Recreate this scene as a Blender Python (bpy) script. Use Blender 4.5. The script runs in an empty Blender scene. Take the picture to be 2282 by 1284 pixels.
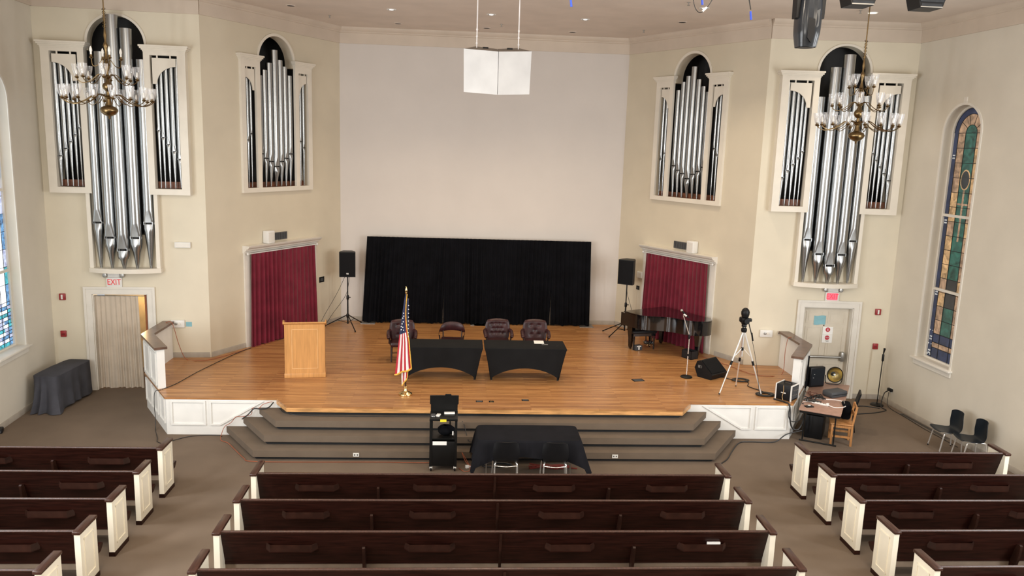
import bpy, bmesh, math, random
from mathutils import Vector, Matrix, Euler
R = math.radians
PI = math.pi
sc = bpy.context.scene
COL = sc.collection

# ------------------------------------------------------------------ camera
cd = bpy.data.cameras.new('camera')
cd.sensor_fit = 'HORIZONTAL'
cd.sensor_width = 36.0
cd.lens = 1768.64 * 36.0 / 2282.0
cd.clip_end = 200
cam = bpy.data.objects.new('camera', cd)
COL.objects.link(cam)
_X = Vector((0.9975581, -0.06226814, 0.03163093))
_U = Vector((-0.02008756, 0.17795692, 0.98383323))
_F = Vector((0.06689041, 0.9820662, -0.17627155))
cam.matrix_world = Matrix(((_X.x, _U.x, -_F.x, -0.618), (_X.y, _U.y, -_F.y, 0), (_X.z, _U.z, -_F.z, 5.831), (0, 0, 0, 1)))
sc.camera = cam

# ------------------------------------------------------------------ world, exposure
w = bpy.data.worlds.new('world')
sc.world = w
w.use_nodes = True
bg = w.node_tree.nodes['Background']
bg.inputs[0].default_value = (0.75, 0.85, 1.0, 1)
bg.inputs[1].default_value = 0.6
sc.view_settings.view_transform = 'Standard'
sc.view_settings.look = 'None'
sc.view_settings.gamma = 1
sc.view_settings.use_curve_mapping = False
sc.view_settings.exposure = 0.12

HS = 0.763      # stage height
ZC = 8.83       # ceiling height
ZF = 8.41       # underside of the frieze


def area(name, loc, target, sx, sy, power, col, spread=180):
    l = bpy.data.lights.new(name, 'AREA')
    l.shape = 'RECTANGLE'
    l.size = sx
    l.size_y = sy
    l.energy = power
    l.color = col
    l.spread = R(spread)
    o = bpy.data.objects.new(name, l)
    COL.objects.link(o)
    o.location = loc
    d = Vector(target) - Vector(loc)
    o.rotation_euler = d.to_track_quat('-Z', 'Y').to_euler()
    return o


# added area lights standing in for daylight (out of frame); walls solid, windows only assumed
COOL = (0.93, 0.97, 1.0)
for y, pw in ((11.2, 230), (6.6, 430), (2.0, 430)):
    xr = 9.73 + .06 * (18.08 - y) - .3
    xl = -9.73 + .06 * (18.08 - y) + .3
    area('window_daylight', (xr, y, 4.2), (xr - 5, y + 1.0, 3.9), 1.2, 5.4, pw, COOL)
    area('window_daylight', (xl, y, 4.2), (xl + 5, y + 1.0, 3.9), 1.2, 5.4, pw * 1.1, COOL)
# unseen broad area light behind the camera, aimed at the stage; no window modelled
area('rear_window_daylight', (-0.5, -6.2, 6.5), (0, 20, 3.6), 8, 3.0, 480, (1.0, 0.95, 0.88))
# added unseen area lights over the nave at ceiling height; no lamps modelled
WARM = (1.0, 0.86, 0.68)
for x in (-4.5, 0, 4.5):
    for y in (3.0, 8.5):
        area('ceiling_lamp', (x, y, ZC - .06), (x, y, 0), .6, .6, 130, WARM)

# ------------------------------------------------------------------ materials
MATS = {}


def nodes_of(name):
    m = bpy.data.materials.new(name)
    m.use_nodes = True
    nt = m.node_tree
    return m, nt, nt.nodes['Principled BSDF']


def M(name, col, rough=.5, metal=0, var=.06, scale=6, bump=0, bscale=60, coat=0, stretch=None, sheen=0, spec=.5):
    if name in MATS:
        return MATS[name]
    m, nt, b = nodes_of(name)
    tc = nt.nodes.new('ShaderNodeTexCoord')
    mp = nt.nodes.new('ShaderNodeMapping')
    if stretch:
        mp.inputs['Scale'].default_value = stretch
    nt.links.new(tc.outputs['Object'], mp.inputs[0])
    n = nt.nodes.new('ShaderNodeTexNoise')
    n.inputs['Scale'].default_value = scale
    n.inputs['Detail'].default_value = 4
    nt.links.new(mp.outputs[0], n.inputs[0])
    r = nt.nodes.new('ShaderNodeValToRGB')
    lo = [max(0, c * (1 - var * 1.6)) for c in col]
    hi = [min(1, c * (1 + var * 1.6)) for c in col]
    r.color_ramp.elements[0].position = .3
    r.color_ramp.elements[1].position = .7
    r.color_ramp.elements[0].color = (*lo, 1)
    r.color_ramp.elements[1].color = (*hi, 1)
    nt.links.new(n.outputs['Fac'], r.inputs[0])
    nt.links.new(r.outputs[0], b.inputs['Base Color'])
    b.inputs['Roughness'].default_value = rough
    b.inputs['Metallic'].default_value = metal
    b.inputs['Coat Weight'].default_value = coat
    b.inputs['Coat Roughness'].default_value = .08
    b.inputs['Sheen Weight'].default_value = sheen
    b.inputs['Specular IOR Level'].default_value = spec
    if bump:
        n2 = nt.nodes.new('ShaderNodeTexNoise')
        n2.inputs['Scale'].default_value = bscale
        n2.inputs['Detail'].default_value = 3
        nt.links.new(mp.outputs[0], n2.inputs[0])
        bp = nt.nodes.new('ShaderNodeBump')
        bp.inputs['Strength'].default_value = bump
        bp.inputs['Distance'].default_value = .01
        nt.links.new(n2.outputs['Fac'], bp.inputs['Height'])
        nt.links.new(bp.outputs[0], b.inputs['Normal'])
    MATS[name] = m
    return m


def EM(name, col, strength, base=(.02, .02, .02), var=.35, scale=5, rough=.25):
    """something lit: a lamp, a backlit pane of coloured glass or a lit sign"""
    if name in MATS:
        return MATS[name]
    m, nt, b = nodes_of(name)
    b.inputs['Base Color'].default_value = (*base, 1)
    b.inputs['Roughness'].default_value = rough
    tc = nt.nodes.new('ShaderNodeTexCoord')
    n = nt.nodes.new('ShaderNodeTexNoise')
    n.inputs['Scale'].default_value = scale
    n.inputs['Detail'].default_value = 3
    n.inputs['Distortion'].default_value = 1.2
    nt.links.new(tc.outputs['Object'], n.inputs[0])
    r = nt.nodes.new('ShaderNodeValToRGB')
    r.color_ramp.elements[0].position = .32
    r.color_ramp.elements[1].position = .7
    r.color_ramp.elements[0].color = (*[c * (1 - var) for c in col], 1)
    r.color_ramp.elements[1].color = (*[min(1, c * (1 + var)) for c in col], 1)
    nt.links.new(n.outputs['Fac'], r.inputs[0])
    nt.links.new(r.outputs[0], b.inputs['Emission Color'])
    b.inputs['Emission Strength'].default_value = strength
    MATS[name] = m
    return m


def wood_floor():
    m, nt, b = nodes_of('stage_boards')
    tc = nt.nodes.new('ShaderNodeTexCoord')
    br = nt.nodes.new('ShaderNodeTexBrick')
    br.offset = .37
    br.inputs['Scale'].default_value = 1
    br.inputs['Brick Width'].default_value = 1.35
    br.inputs['Row Height'].default_value = .058
    br.inputs['Mortar Size'].default_value = .0012
    br.inputs['Mortar Smooth'].default_value = .3
    br.inputs['Color1'].default_value = (.50, .255, .098, 1)
    br.inputs['Color2'].default_value = (.33, .148, .055, 1)
    br.inputs['Mortar'].default_value = (.15, .055, .02, 1)
    nt.links.new(tc.outputs['Object'], br.inputs['Vector'])
    mp = nt.nodes.new('ShaderNodeMapping')
    mp.inputs['Scale'].default_value = (.9, 14, 1)
    nt.links.new(tc.outputs['Object'], mp.inputs[0])
    n = nt.nodes.new('ShaderNodeTexNoise')
    n.inputs['Scale'].default_value = 2.2
    n.inputs['Detail'].default_value = 5
    nt.links.new(mp.outputs[0], n.inputs[0])
    r = nt.nodes.new('ShaderNodeValToRGB')
    r.color_ramp.elements[0].position = .33
    r.color_ramp.elements[1].position = .66
    r.color_ramp.elements[0].color = (.76, .73, .70, 1)
    r.color_ramp.elements[1].color = (1.12, 1.12, 1.1, 1)
    nt.links.new(n.outputs['Fac'], r.inputs[0])
    mx = nt.nodes.new('ShaderNodeMix')
    mx.data_type = 'RGBA'
    mx.blend_type = 'MULTIPLY'
    mx.inputs[0].default_value = 1
    nt.links.new(br.outputs['Color'], mx.inputs[6])
    nt.links.new(r.outputs[0], mx.inputs[7])
    nt.links.new(mx.outputs[2], b.inputs['Base Color'])
    b.inputs['Roughness'].default_value = .30
    b.inputs['Specular IOR Level'].default_value = .45
    MATS['stage_boards'] = m
    return m


def clear_glass():
    m = bpy.data.materials.new('clear_glass')
    m.use_nodes = True
    nt = m.node_tree
    nt.nodes.remove(nt.nodes['Principled BSDF'])
    out = nt.nodes['Material Output']
    t = nt.nodes.new('ShaderNodeBsdfTransparent')
    g = nt.nodes.new('ShaderNodeBsdfGlossy')
    g.inputs['Roughness'].default_value = .08
    d = nt.nodes.new('ShaderNodeBsdfDiffuse')
    d.inputs['Color'].default_value = (.9, .9, .92, 1)
    a = nt.nodes.new('ShaderNodeMixShader')
    a.inputs[0].default_value = .35
    nt.links.new(d.outputs[0], a.inputs[1])
    nt.links.new(g.outputs[0], a.inputs[2])
    lw = nt.nodes.new('ShaderNodeLayerWeight')
    lw.inputs['Blend'].default_value = .45
    mr = nt.nodes.new('ShaderNodeMapRange')
    mr.inputs['To Min'].default_value = .12
    mr.inputs['To Max'].default_value = .75
    nt.links.new(lw.outputs['Facing'], mr.inputs[0])
    x = nt.nodes.new('ShaderNodeMixShader')
    nt.links.new(mr.outputs[0], x.inputs[0])
    nt.links.new(t.outputs[0], x.inputs[1])
    nt.links.new(a.outputs[0], x.inputs[2])
    nt.links.new(x.outputs[0], out.inputs[0])
    return m


CREAM = M('cream_wall_paint', (.60, .535, .415), .75, var=.025, scale=1.2, bump=.05, bscale=25)
OUTER = M('pale_wall_paint', (.665, .605, .48), .75, var=.025, scale=1.2, bump=.05, bscale=25)
SIDEW = M('side_wall_paint', (.625, .58, .495), .75, var=.025, scale=1.2, bump=.05, bscale=25)
WHITEWALL = M('white_screen_paint', (.585, .54, .50), .7, var=.015, scale=1)
FRIEZE = M('taupe_frieze_paint', (.56, .475, .39), .7, var=.03, scale=2)
CEIL = M('taupe_ceiling_paint', (.66, .575, .50), .85, var=.03, scale=1.5)
CARPET = M('brown_carpet', (.168, .126, .093), .95, var=.05, scale=1.3, bump=.5, bscale=350, spec=.15)
STEPC = M('step_carpet', (.155, .119, .089), .95, var=.04, scale=3, bump=.5, bscale=350, spec=.15)
WHITE = M('white_trim_paint', (.70, .665, .60), .42, var=.025, scale=4)
PANEL = M('white_panel_paint', (.74, .73, .70), .42, var=.03, scale=3)
CASE = M('organ_case_paint', (.70, .65, .56), .45, var=.025, scale=3)
GREYBASE = M('grey_baseboard', (.36, .32, .27), .6)
BOARDS = wood_floor()
NOSE = M('stage_nosing_wood', (.54, .285, .11), .3, var=.2, scale=3, stretch=(1, 8, 8))
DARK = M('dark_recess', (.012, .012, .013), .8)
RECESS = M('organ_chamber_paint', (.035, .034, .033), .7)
PIPE = M('polished_pipe_metal', (.37, .38, .385), .27, 1, var=.04, scale=2, stretch=(6, 6, .6))
SLOT = M('pipe_mouth_dark', (.004, .004, .004), .7)
CHEST = M('windchest_wood', (.16, .055, .025), .5, var=.3, scale=8)
BRASS = M('antique_brass', (.21, .145, .07), .3, 1, var=.1)
BRASS2 = M('polished_brass', (.80, .62, .30), .2, 1, var=.05)
GLASS = clear_glass()
BULB = M('bulb_white', (.85, .83, .78), .25)
PEW = M('dark_pew_wood', (.021, .006, .004), .33, var=.3, scale=5, stretch=(.6, 8, 8), spec=.25)
PEWCAP = M('pew_cap_wood', (.045, .018, .012), .3, var=.25, scale=6, stretch=(8, .8, 8))
PEWRACK = M('pew_rack_wood', (.026, .010, .0065), .36, var=.25, scale=6, spec=.3)
PEWEND = M('pew_end_paint', (.80, .74, .61), .45, var=.02, scale=3)
TANSEAT = M('tan_seat_rail', (.22, .165, .12), .7)
BLACKCLOTH = M('black_drape_cloth', (.0032, .0034, .0048), .9, var=.2, scale=3, spec=.1)
SPANDEX = M('black_stretch_cloth', (.0075, .0075, .008), .8, var=.1, scale=3, spec=.15)
TCLOTH = M('black_tablecloth_cloth', (.0085, .0085, .011), .85, var=.15, scale=3, spec=.12)
REDCL = M('burgundy_velvet', (.145, .012, .026), .85, var=.15, scale=3, sheen=.15, spec=.2)
BEIGECL = M('beige_curtain_cloth', (.53, .45, .36), .85, var=.05, scale=3, spec=.2)
BLKP = M('black_plastic', (.006, .006, .007), .45, var=.1, spec=.25)
BLKM = M('black_metal', (.006, .006, .006), .4, var=.1, spec=.25)
BLKLAC = M('black_piano_lacquer', (.004, .004, .005), .05, var=.0, coat=.6)
GRILLE = M('black_speaker_grille', (.005, .005, .006), .7, var=.3, scale=120, bump=.3, bscale=300, spec=.15)
CHROME = M('chrome_tube', (.82, .81, .79), .22, .75, var=.03)
ALU = M('aluminium_tube', (.80, .79, .77), .28, .6, var=.03)
NAVY = M('dark_shell_plastic', (.008, .0115, .016), .38, var=.1, spec=.3)
OXBLOOD = M('oxblood_leather', (.032, .008, .009), .36, var=.25, scale=9, bump=.15, bscale=40, spec=.35)
DKWOOD = M('dark_chair_wood', (.02, .008, .005), .35, var=.2)
LECT = M('lectern_oak', (.54, .275, .095), .35, var=.08, scale=3, stretch=(9, 9, .7))
LECTL = M('lectern_inlay', (.76, .50, .25), .35, var=.08)
CHAIRW = M('chair_oak', (.40, .185, .065), .4, var=.15, scale=6, stretch=(5, 5, 1))
TABTOP = M('rose_laminate', (.33, .195, .145), .4, var=.08, scale=12)
CAPW = M('parapet_cap_wood', (.125, .072, .05), .28, var=.2, scale=5)
COVER = M('charcoal_cover_cloth', (.055, .056, .068), .85, var=.12, scale=3, spec=.25)
PAPER = M('white_paper', (.82, .81, .78), .7, var=.02)
BLUEP = M('blue_paper', (.22, .44, .50), .7, var=.05)
RED = M('alarm_red', (.30, .02, .025), .4)
REDINK = M('red_sign_ink', (.48, .03, .05), .6)
WPLAS = M('white_plastic', (.72, .71, .68), .4, var=.02)
GREYP = M('grey_metal_panel', (.12, .115, .11), .5, var=.15)
GREYD = M('grey_vinyl', (.05, .053, .058), .6)
YELL = M('yellow_label', (.75, .62, .03), .5)
ORANGE = M('orange_cord', (.33, .085, .035), .5)
DKCORD = M('black_cord', (.012, .011, .011), .5)
WCORD = M('white_cord', (.75, .70, .66), .5)
BLUECON = M('blue_connector', (.02, .07, .55), .4)
GOLDFR = M('gold_fringe', (.72, .42, .06), .6, var=.2, scale=60)
FRED = M('flag_red', (.42, .015, .03), .7)
FWHITE = M('flag_white', (.78, .75, .74), .7)
FBLUE = M('flag_blue', (.012, .02, .065), .7)
DOORP = M('door_paint', (.62, .56, .46), .45, var=.02)
DOORWOOD = M('stained_door_wood', (.35, .11, .03), .4, var=.15, stretch=(8, 8, 1))
STEEL = M('grey_steel', (.36, .35, .33), .35, .8)
COPPER = M('heater_reflector', (.50, .41, .20), .33, 1, var=.2, scale=4)
DKBOX = M('dark_crate_plastic', (.016, .016, .018), .5, spec=.3)
VENT = M('vent_metal', (.20, .175, .15), .5, .3)

# ------------------------------------------------------------------ mesh helpers


class MB:
    def __init__(s):
        s.v = []
        s.f = []
        s.m = []
        s.mats = []
        s.smooth = []
        s.mx = Matrix.Identity(4)

    def mi(s, m):
        if m not in s.mats:
            s.mats.append(m)
        return s.mats.index(m)

    def add(s, vs, fs, m, smooth=False):
        o = len(s.v)
        s.v += [s.mx @ Vector(v) for v in vs]
        k = s.mi(m)
        for f in fs:
            s.f.append([i + o for i in f])
            s.m.append(k)
            s.smooth.append(smooth)
        return s

    def box(s, x0, x1, y0, y1, z0, z1, m, bev=0):
        if bev:
            bm = bmesh.new()
            bmesh.ops.create_cube(bm, size=1)
            for v in bm.verts:
                v.co = Vector(((x0 + x1) / 2 + v.co.x * (x1 - x0), (y0 + y1) / 2 + v.co.y * (y1 - y0), (z0 + z1) / 2 + v.co.z * (z1 - z0)))
            bmesh.ops.bevel(bm, geom=bm.edges[:], offset=bev, segments=2, affect='EDGES', profile=.5)
            bm.verts.index_update()
            s.add([v.co[:] for v in bm.verts], [[v.index for v in f.verts] for f in bm.faces], m)
            bm.free()
            return s
        return s.add([(x0, y0, z0), (x1, y0, z0), (x1, y1, z0), (x0, y1, z0), (x0, y0, z1), (x1, y0, z1), (x1, y1, z1), (x0, y1, z1)],
                     [(0, 3, 2, 1), (4, 5, 6, 7), (0, 1, 5, 4), (1, 2, 6, 5), (2, 3, 7, 6), (3, 0, 4, 7)], m)

    def prism(s, poly, z0, z1, m, axis='z', smooth=False):
        """polygon extruded along an axis: axis z (x,y), y (x,z) or x (y,z)"""
        n = len(poly)

        def P(a, b, c):
            return (a, b, c) if axis == 'z' else ((a, c, b) if axis == 'y' else (c, a, b))
        vs = [P(a, b, z0) for a, b in poly] + [P(a, b, z1) for a, b in poly]
        s.add(vs, [list(range(n))[::-1], list(range(n, 2 * n))], m)
        s.add(vs, [(i, (i + 1) % n, n + (i + 1) % n, n + i) for i in range(n)], m, smooth)
        return s

    def tube(s, pts, r, m, seg=8, closed=False, caps=True):
        pts = [Vector(p) for p in pts]
        n = len(pts)
        rs = r if isinstance(r, (list, tuple)) else [r] * n
        vs = []
        up = Vector((0, 0, 1))
        prev = None
        for i, p in enumerate(pts):
            a = pts[i - 1] if (i > 0 or closed) else p
            b = pts[(i + 1) % n] if (i < n - 1 or closed) else p
            t = (b - a)
            t = t.normalized() if t.length > 1e-9 else up
            if prev is None:
                ref = up if abs(t.z) < .9 else Vector((1, 0, 0))
                u = t.cross(ref).normalized()
            else:
                u = (prev - t * prev.dot(t))
                u = u.normalized() if u.length > 1e-6 else t.orthogonal().normalized()
            prev = u
            q = t.cross(u)
            for k in range(seg):
                an = 2 * PI * k / seg
                vs.append(p + (u * math.cos(an) + q * math.sin(an)) * rs[i])
        fs = []
        for i in range(n if closed else n - 1):
            j = (i + 1) % n
            for k in range(seg):
                l = (k + 1) % seg
                fs.append((i * seg + k, i * seg + l, j * seg + l, j * seg + k))
        s.add(vs, fs, m, True)
        if caps and not closed:
            s.add(vs, [list(range(seg))[::-1], list(range((n - 1) * seg, n * seg))], m)
        return s

    def lathe(s, prof, m, seg=16, c=(0, 0, 0), smooth=True, caps=True):
        vs = []
        for r, z in prof:
            for k in range(seg):
                a = 2 * PI * k / seg
                vs.append((c[0] + r * math.cos(a), c[1] + r * math.sin(a), c[2] + z))
        n = len(prof)
        fs = [(i * seg + k, i * seg + (k + 1) % seg, (i + 1) * seg + (k + 1) % seg, (i + 1) * seg + k) for i in range(n - 1) for k in range(seg)]
        s.add(vs, fs, m, smooth)
        if caps:
            s.add(vs, [list(range(seg))[::-1], list(range((n - 1) * seg, n * seg))], m)
        return s

    def grid(s, fn, nu, nv, m, smooth=True, t=0, pick=None):
        """surface fn(u,v); t gives it a thickness along its normal; pick(i,j) chooses a material"""
        pts = [[Vector(fn(i / nu, j / nv)) for j in range(nv + 1)] for i in range(nu + 1)]
        base = [p for row in pts for p in row]
        W = nv + 1
        quads = [(i, j) for i in range(nu) for j in range(nv)]

        def q(i, j, o=0):
            return (o + i * W + j, o + (i + 1) * W + j, o + (i + 1) * W + j + 1, o + i * W + j + 1)
        if not t:
            for i, j in quads if pick else ():
                pass
            if pick:
                groups = {}
                for i, j in quads:
                    groups.setdefault(pick(i, j), []).append(q(i, j))
                for mm, fs in groups.items():
                    s.add(base, fs, mm, smooth)
            else:
                s.add(base, [q(i, j) for i, j in quads], m, smooth)
            return s
        nor = []
        for i in range(nu + 1):
            for j in range(nv + 1):
                a = pts[min(i + 1, nu)][j] - pts[max(i - 1, 0)][j]
                b = pts[i][min(j + 1, nv)] - pts[i][max(j - 1, 0)]
                n = a.cross(b)
                nor.append(n.normalized() if n.length > 1e-12 else Vector((0, 0, 1)))
        vs = [p + n * t / 2 for p, n in zip(base, nor)] + [p - n * t / 2 for p, n in zip(base, nor)]
        o = len(base)
        groups = {}
        for i, j in quads:
            mm = pick(i, j) if pick else m
            groups.setdefault(mm, []).extend([q(i, j), q(i, j, o)[::-1]])
        edge = []
        for i in range(nu):
            for j in (0, nv):
                a, b = i * W + j, (i + 1) * W + j
                edge.append((a, b, b + o, a + o))
        for j in range(nv):
            for i in (0, nu):
                a, b = i * W + j, i * W + j + 1
                edge.append((a, b, b + o, a + o))
        for mm, fs in groups.items():
            s.add(vs, fs, mm, smooth)
        s.add(vs, edge, m, False)
        return s

    def plate(s, outer, holes, y0, y1, m, flip=1, res=None):
        """flat board in the x,z plane with holes, from y0 to y1"""
        c = bpy.data.curves.new('tmp', 'CURVE')
        c.dimensions = '2D'
        c.fill_mode = 'BOTH'
        c.extrude = abs(y1 - y0) / 2
        for ring in [outer] + list(holes):
            sp = c.splines.new('POLY')
            sp.points.add(len(ring) - 1)
            for p, (a, b) in zip(sp.points, ring):
                p.co = (a * flip, b, 0, 1)
            sp.use_cyclic_u = True
        s._curve(c, lambda v: (v.x, (y0 + y1) / 2 + v.z, v.y), m)
        return s

    def _curve(s, c, fn, m):
        o = bpy.data.objects.new('tmp', c)
        me = bpy.data.meshes.new_from_object(o)
        s.add([fn(v.co) for v in me.vertices], [list(p.vertices) for p in me.polygons], m)
        bpy.data.objects.remove(o)
        bpy.data.curves.remove(c)
        bpy.data.meshes.remove(me)

    def text(s, body, size, x, y, z, m, t=.004, sx=1.0):
        """raised lettering facing +y, read from the front (x runs to the reader's right as -x)"""
        c = bpy.data.curves.new('tmp', 'FONT')
        c.body = body
        c.size = size
        c.align_x = 'CENTER'
        c.align_y = 'CENTER'
        c.extrude = t / 2
        c.offset = .0
        s._curve(c, lambda v: (x - v.x * sx, y + v.z, z + v.y), m)
        return s

    def build(s, name, parent=None, loc=None, rz=None):
        me = bpy.data.meshes.new(name)
        bm = bmesh.new()
        vs = [bm.verts.new(v) for v in s.v]
        for f, k, sm in zip(s.f, s.m, s.smooth):
            try:
                fc = bm.faces.new([vs[i] for i in f])
            except ValueError:
                continue
            fc.material_index = k
            fc.smooth = sm
        loose = [v for v in bm.verts if not v.link_faces]
        bmesh.ops.delete(bm, geom=loose, context='VERTS')
        bmesh.ops.remove_doubles(bm, verts=bm.verts, dist=1e-5)
        bmesh.ops.recalc_face_normals(bm, faces=bm.faces)
        bm.to_mesh(me)
        bm.free()
        for m in s.mats:
            me.materials.append(m)
        try:
            me.set_sharp_from_angle(angle=R(42))
        except Exception:
            pass
        o = bpy.data.objects.new(name, me)
        COL.objects.link(o)
        if parent:
            o.parent = parent
        if loc:
            o.location = loc
        if rz is not None:
            o.rotation_euler.z = rz
        return o


def tag(o, label=None, cat=None, group=None, kind=None):
    if label:
        o['label'] = label
    if cat:
        o['category'] = cat
    if group:
        o['group'] = group
    if kind:
        o['kind'] = kind
    return o


def thing(name, label, cat, loc=(0, 0, 0), rz=0, group=None):
    o = bpy.data.objects.new(name, None)
    o.empty_display_size = .1
    COL.objects.link(o)
    o.location = loc
    o.rotation_euler = (0, 0, rz)
    return tag(o, label, cat, group)


def struct(o):
    o['kind'] = 'structure'
    return o


def dup(root, loc, rz, label, group=None):
    def cp(o, par):
        c = o.copy()
        COL.objects.link(c)
        if par:
            c.parent = par
        for ch in [x for x in KIDS.get(o, [])]:
            cp(ch, c)
        return c
    global KIDS
    KIDS = {}
    for ob in COL.objects:
        if ob.parent:
            KIDS.setdefault(ob.parent, []).append(ob)
    r = cp(root, None)
    r.location = loc
    r.rotation_euler = (0, 0, rz)
    r['label'] = label
    if group:
        r['group'] = group
    return r


def arc(cx, cy, r, a0, a1, n):
    return [(cx + r * math.cos(R(a0 + (a1 - a0) * i / n)), cy + r * math.sin(R(a0 + (a1 - a0) * i / n))) for i in range(n + 1)]


def spline(pts, n=8):
    """smooth curve through points (Catmull-Rom)"""
    P = [Vector(p) for p in pts]
    P = [P[0] * 2 - P[1]] + P + [P[-1] * 2 - P[-2]]
    out = []
    for i in range(1, len(P) - 2):
        a, b, c, d = P[i - 1:i + 3]
        for k in range(n):
            t = k / n
            out.append(.5 * ((2 * b) + (c - a) * t + (2 * a - 5 * b + 4 * c - d) * t * t + (3 * b - a - 3 * c + d) * t ** 3))
    out.append(P[-2])
    return out


def cord(name, label, pts, r=.008, m=None, cat='cable', n=8):
    o = MB().tube(spline(pts, n), r, m or DKCORD, 6).build(name)
    return tag(o, label, cat)


def frame_at(P, X):
    """world placement of a wall: origin and z rotation with local x along the wall and local +y into the hall"""
    return (P[0], P[1], 0), math.atan2(X[1], X[0])


A = Vector((3.96, 22.47, 0))
B = Vector((6.34, 18.31, 0))
C = Vector((9.73, 18.08, 0))


def mir(v):
    return Vector((-v.x, v.y, v.z))


dAB = (B - A).normalized()
LAB = (B - A).length
dBC = (C - B).normalized()
LBC = (C - B).length
dS = Vector((.06, -1, 0)).normalized()
LS = 26
FR = {   # wall frames: (loc, rz, mx)   local x = mx * distance from the wall's far corner
    'angL': (*frame_at(mir(A), mir(dAB)), 1), 'angR': (*frame_at(A, -dAB), -1),
    'outL': (*frame_at(mir(B), mir(dBC)), 1), 'outR': (*frame_at(B, -dBC), -1),
    'sideL': (*frame_at(mir(C), dS), 1), 'sideR': (*frame_at(C, -dS), -1),
    'back': ((0, A.y, 0), PI, 1),
}


def on_wall(fr, s, y, z, name, label, cat, group=None):
    loc, rz, mx = FR[fr]
    v = Matrix.Rotation(rz, 3, 'Z') @ Vector((mx * s, y, 0))
    return thing(name, label, cat, (loc[0] + v.x, loc[1] + v.y, z), rz, group)


# ================================================================== SETTING
# floor
MB().box(-11.5, 12, -7, 23.5, -.12, 0, CARPET).build('floor')
struct(bpy.data.objects['floor'])
struct(MB().box(-11.5, 12, -7, 23.5, ZC, ZC + .12, CEIL).build('ceiling'))
# back wall, white
struct(MB().box(-3.96, 3.96, 0 - .25, 0, 0, ZC, WHITEWALL).build('wall_back', None, *FR['back'][:2]))
struct(MB().box(-11.5, 12, -7.2, -7, 0, ZC, SIDEW).build('wall_rear'))

# organ outlines on the walls
SCEN = 2.455    # centre of the small organ, measured from the far corner
LCEN = 1.73     # centre of the large organ


def small_hole(mx):
    p = [(-1.1, 4.62), (1.1, 4.62), (1.1, 7.56), (.6, 7.56)] + arc(0, 7.66, .6, 0, 180, 24) + [(-.6, 7.56), (-1.1, 7.56)]
    return [(mx * (SCEN + a), b) for a, b in p]


def large_hole(mx):
    p = [(-.6, 3.6), (.6, 3.6), (.6, 4.62), (1.3, 4.62), (1.3, 7.56), (.58, 7.56)] + arc(0, 7.72, .58, 0, 180, 24) + [(-.58, 7.56), (-1.3, 7.56), (-1.3, 4.62), (-.6, 4.62)]
    return [(mx * (LCEN + a), b) for a, b in p]


DO = (1.34, 2.53, 2.25)      # exit door opening: from, to, height
for side in 'LR':
    full = 'left' if side == 'L' else 'right'
    loc, rz, mx = FR['ang' + side]
    mb = MB().plate([(0, 0), (mx * LAB, 0), (mx * LAB, ZC), (0, ZC)], [small_hole(mx)], -.25, 0, CREAM)
    struct(mb.build('wall_%s_angled' % full, None, loc, rz))
    loc, rz, mx = FR['out' + side]
    door = [(mx * DO[0], -.0), (mx * DO[1], -.0), (mx * DO[1], DO[2]), (mx * DO[0], DO[2])]
    out = [(0, 0), door[0], door[3], door[2], door[1], (mx * LBC, 0), (mx * LBC, ZC), (0, ZC)]
    mb = MB().plate(out, [large_hole(mx)], -.25, 0, OUTER)
    struct(mb.build('wall_%s_front' % full, None, loc, rz))
    loc, rz, mx = FR['side' + side]
    wc = 1.90 if side == 'L' else 1.76
    hole = [(mx * (wc - .57), 1.40), (mx * (wc + .57), 1.40)] + [(mx * (wc + a), b) for a, b in arc(0, 6.40, .57, 0, 180, 24)]
    mb = MB().plate([(0, 0), (mx * LS, 0), (mx * LS, ZC), (0, ZC)], [hole], -.3, 0, SIDEW)
    struct(mb.build('wall_%s' % full, None, loc, rz))

# frieze, crown moulding and baseboards along the walls
CROWN = [(0, ZF), (.03, ZF), (.035, ZF + .27), (.06, ZF + .285), (.06, ZF + .31), (.085, ZF + .33), (.13, ZF + .37), (.14, ZF + .40), (.14, ZC), (0, ZC)]
k = 0
for fr, x0, x1 in (('back', -3.96, 3.96), ('angL', 0, LAB), ('angR', -LAB, 0), ('outL', 0, LBC), ('outR', -LBC, 0), ('sideL', 0, LS), ('sideR', -LS, 0)):
    loc, rz, mx = FR[fr]
    k += 1
    e = .05 if fr.startswith('out') or fr.startswith('side') else 0
    struct(MB().prism(CROWN, x0 - .0, x1 + .0, FRIEZE, 'x').build('trim_%d' % k, None, loc, rz))
BB = [(0, 0), (.02, 0), (.02, .10), (.008, .12), (0, .12)]


def baseboard(name, fr, s0, s1, z):
    loc, rz, mx = FR[fr]
    a, b = sorted((mx * s0, mx * s1))
    struct(MB().prism([(p, q + z) for p, q in BB], a, b, GREYBASE, 'x').build(name, None, loc, rz))


baseboard('baseboard_back', 'back', -3.94, 3.94, HS)
baseboard('baseboard_left_angled', 'angL', 3.72, LAB - .02, HS)
baseboard('baseboard_right_angled', 'angR', 3.85, LAB - .02, HS)
baseboard('baseboard_left_angled_rear', 'angL', .02, 1.05, HS)
baseboard('baseboard_right_angled_rear', 'angR', .02, 1.05, HS)
baseboard('baseboard_left_stage', 'outL', .02, .9, HS)
baseboard('baseboard_left_front', 'outL', 2.70, LBC - .02, 0)
baseboard('baseboard_right_front', 'outR', 2.70, LBC - .02, 0)
baseboard('baseboard_left', 'sideL', .02, LS, 0)
baseboard('baseboard_right', 'sideR', .02, LS, 0)

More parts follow.
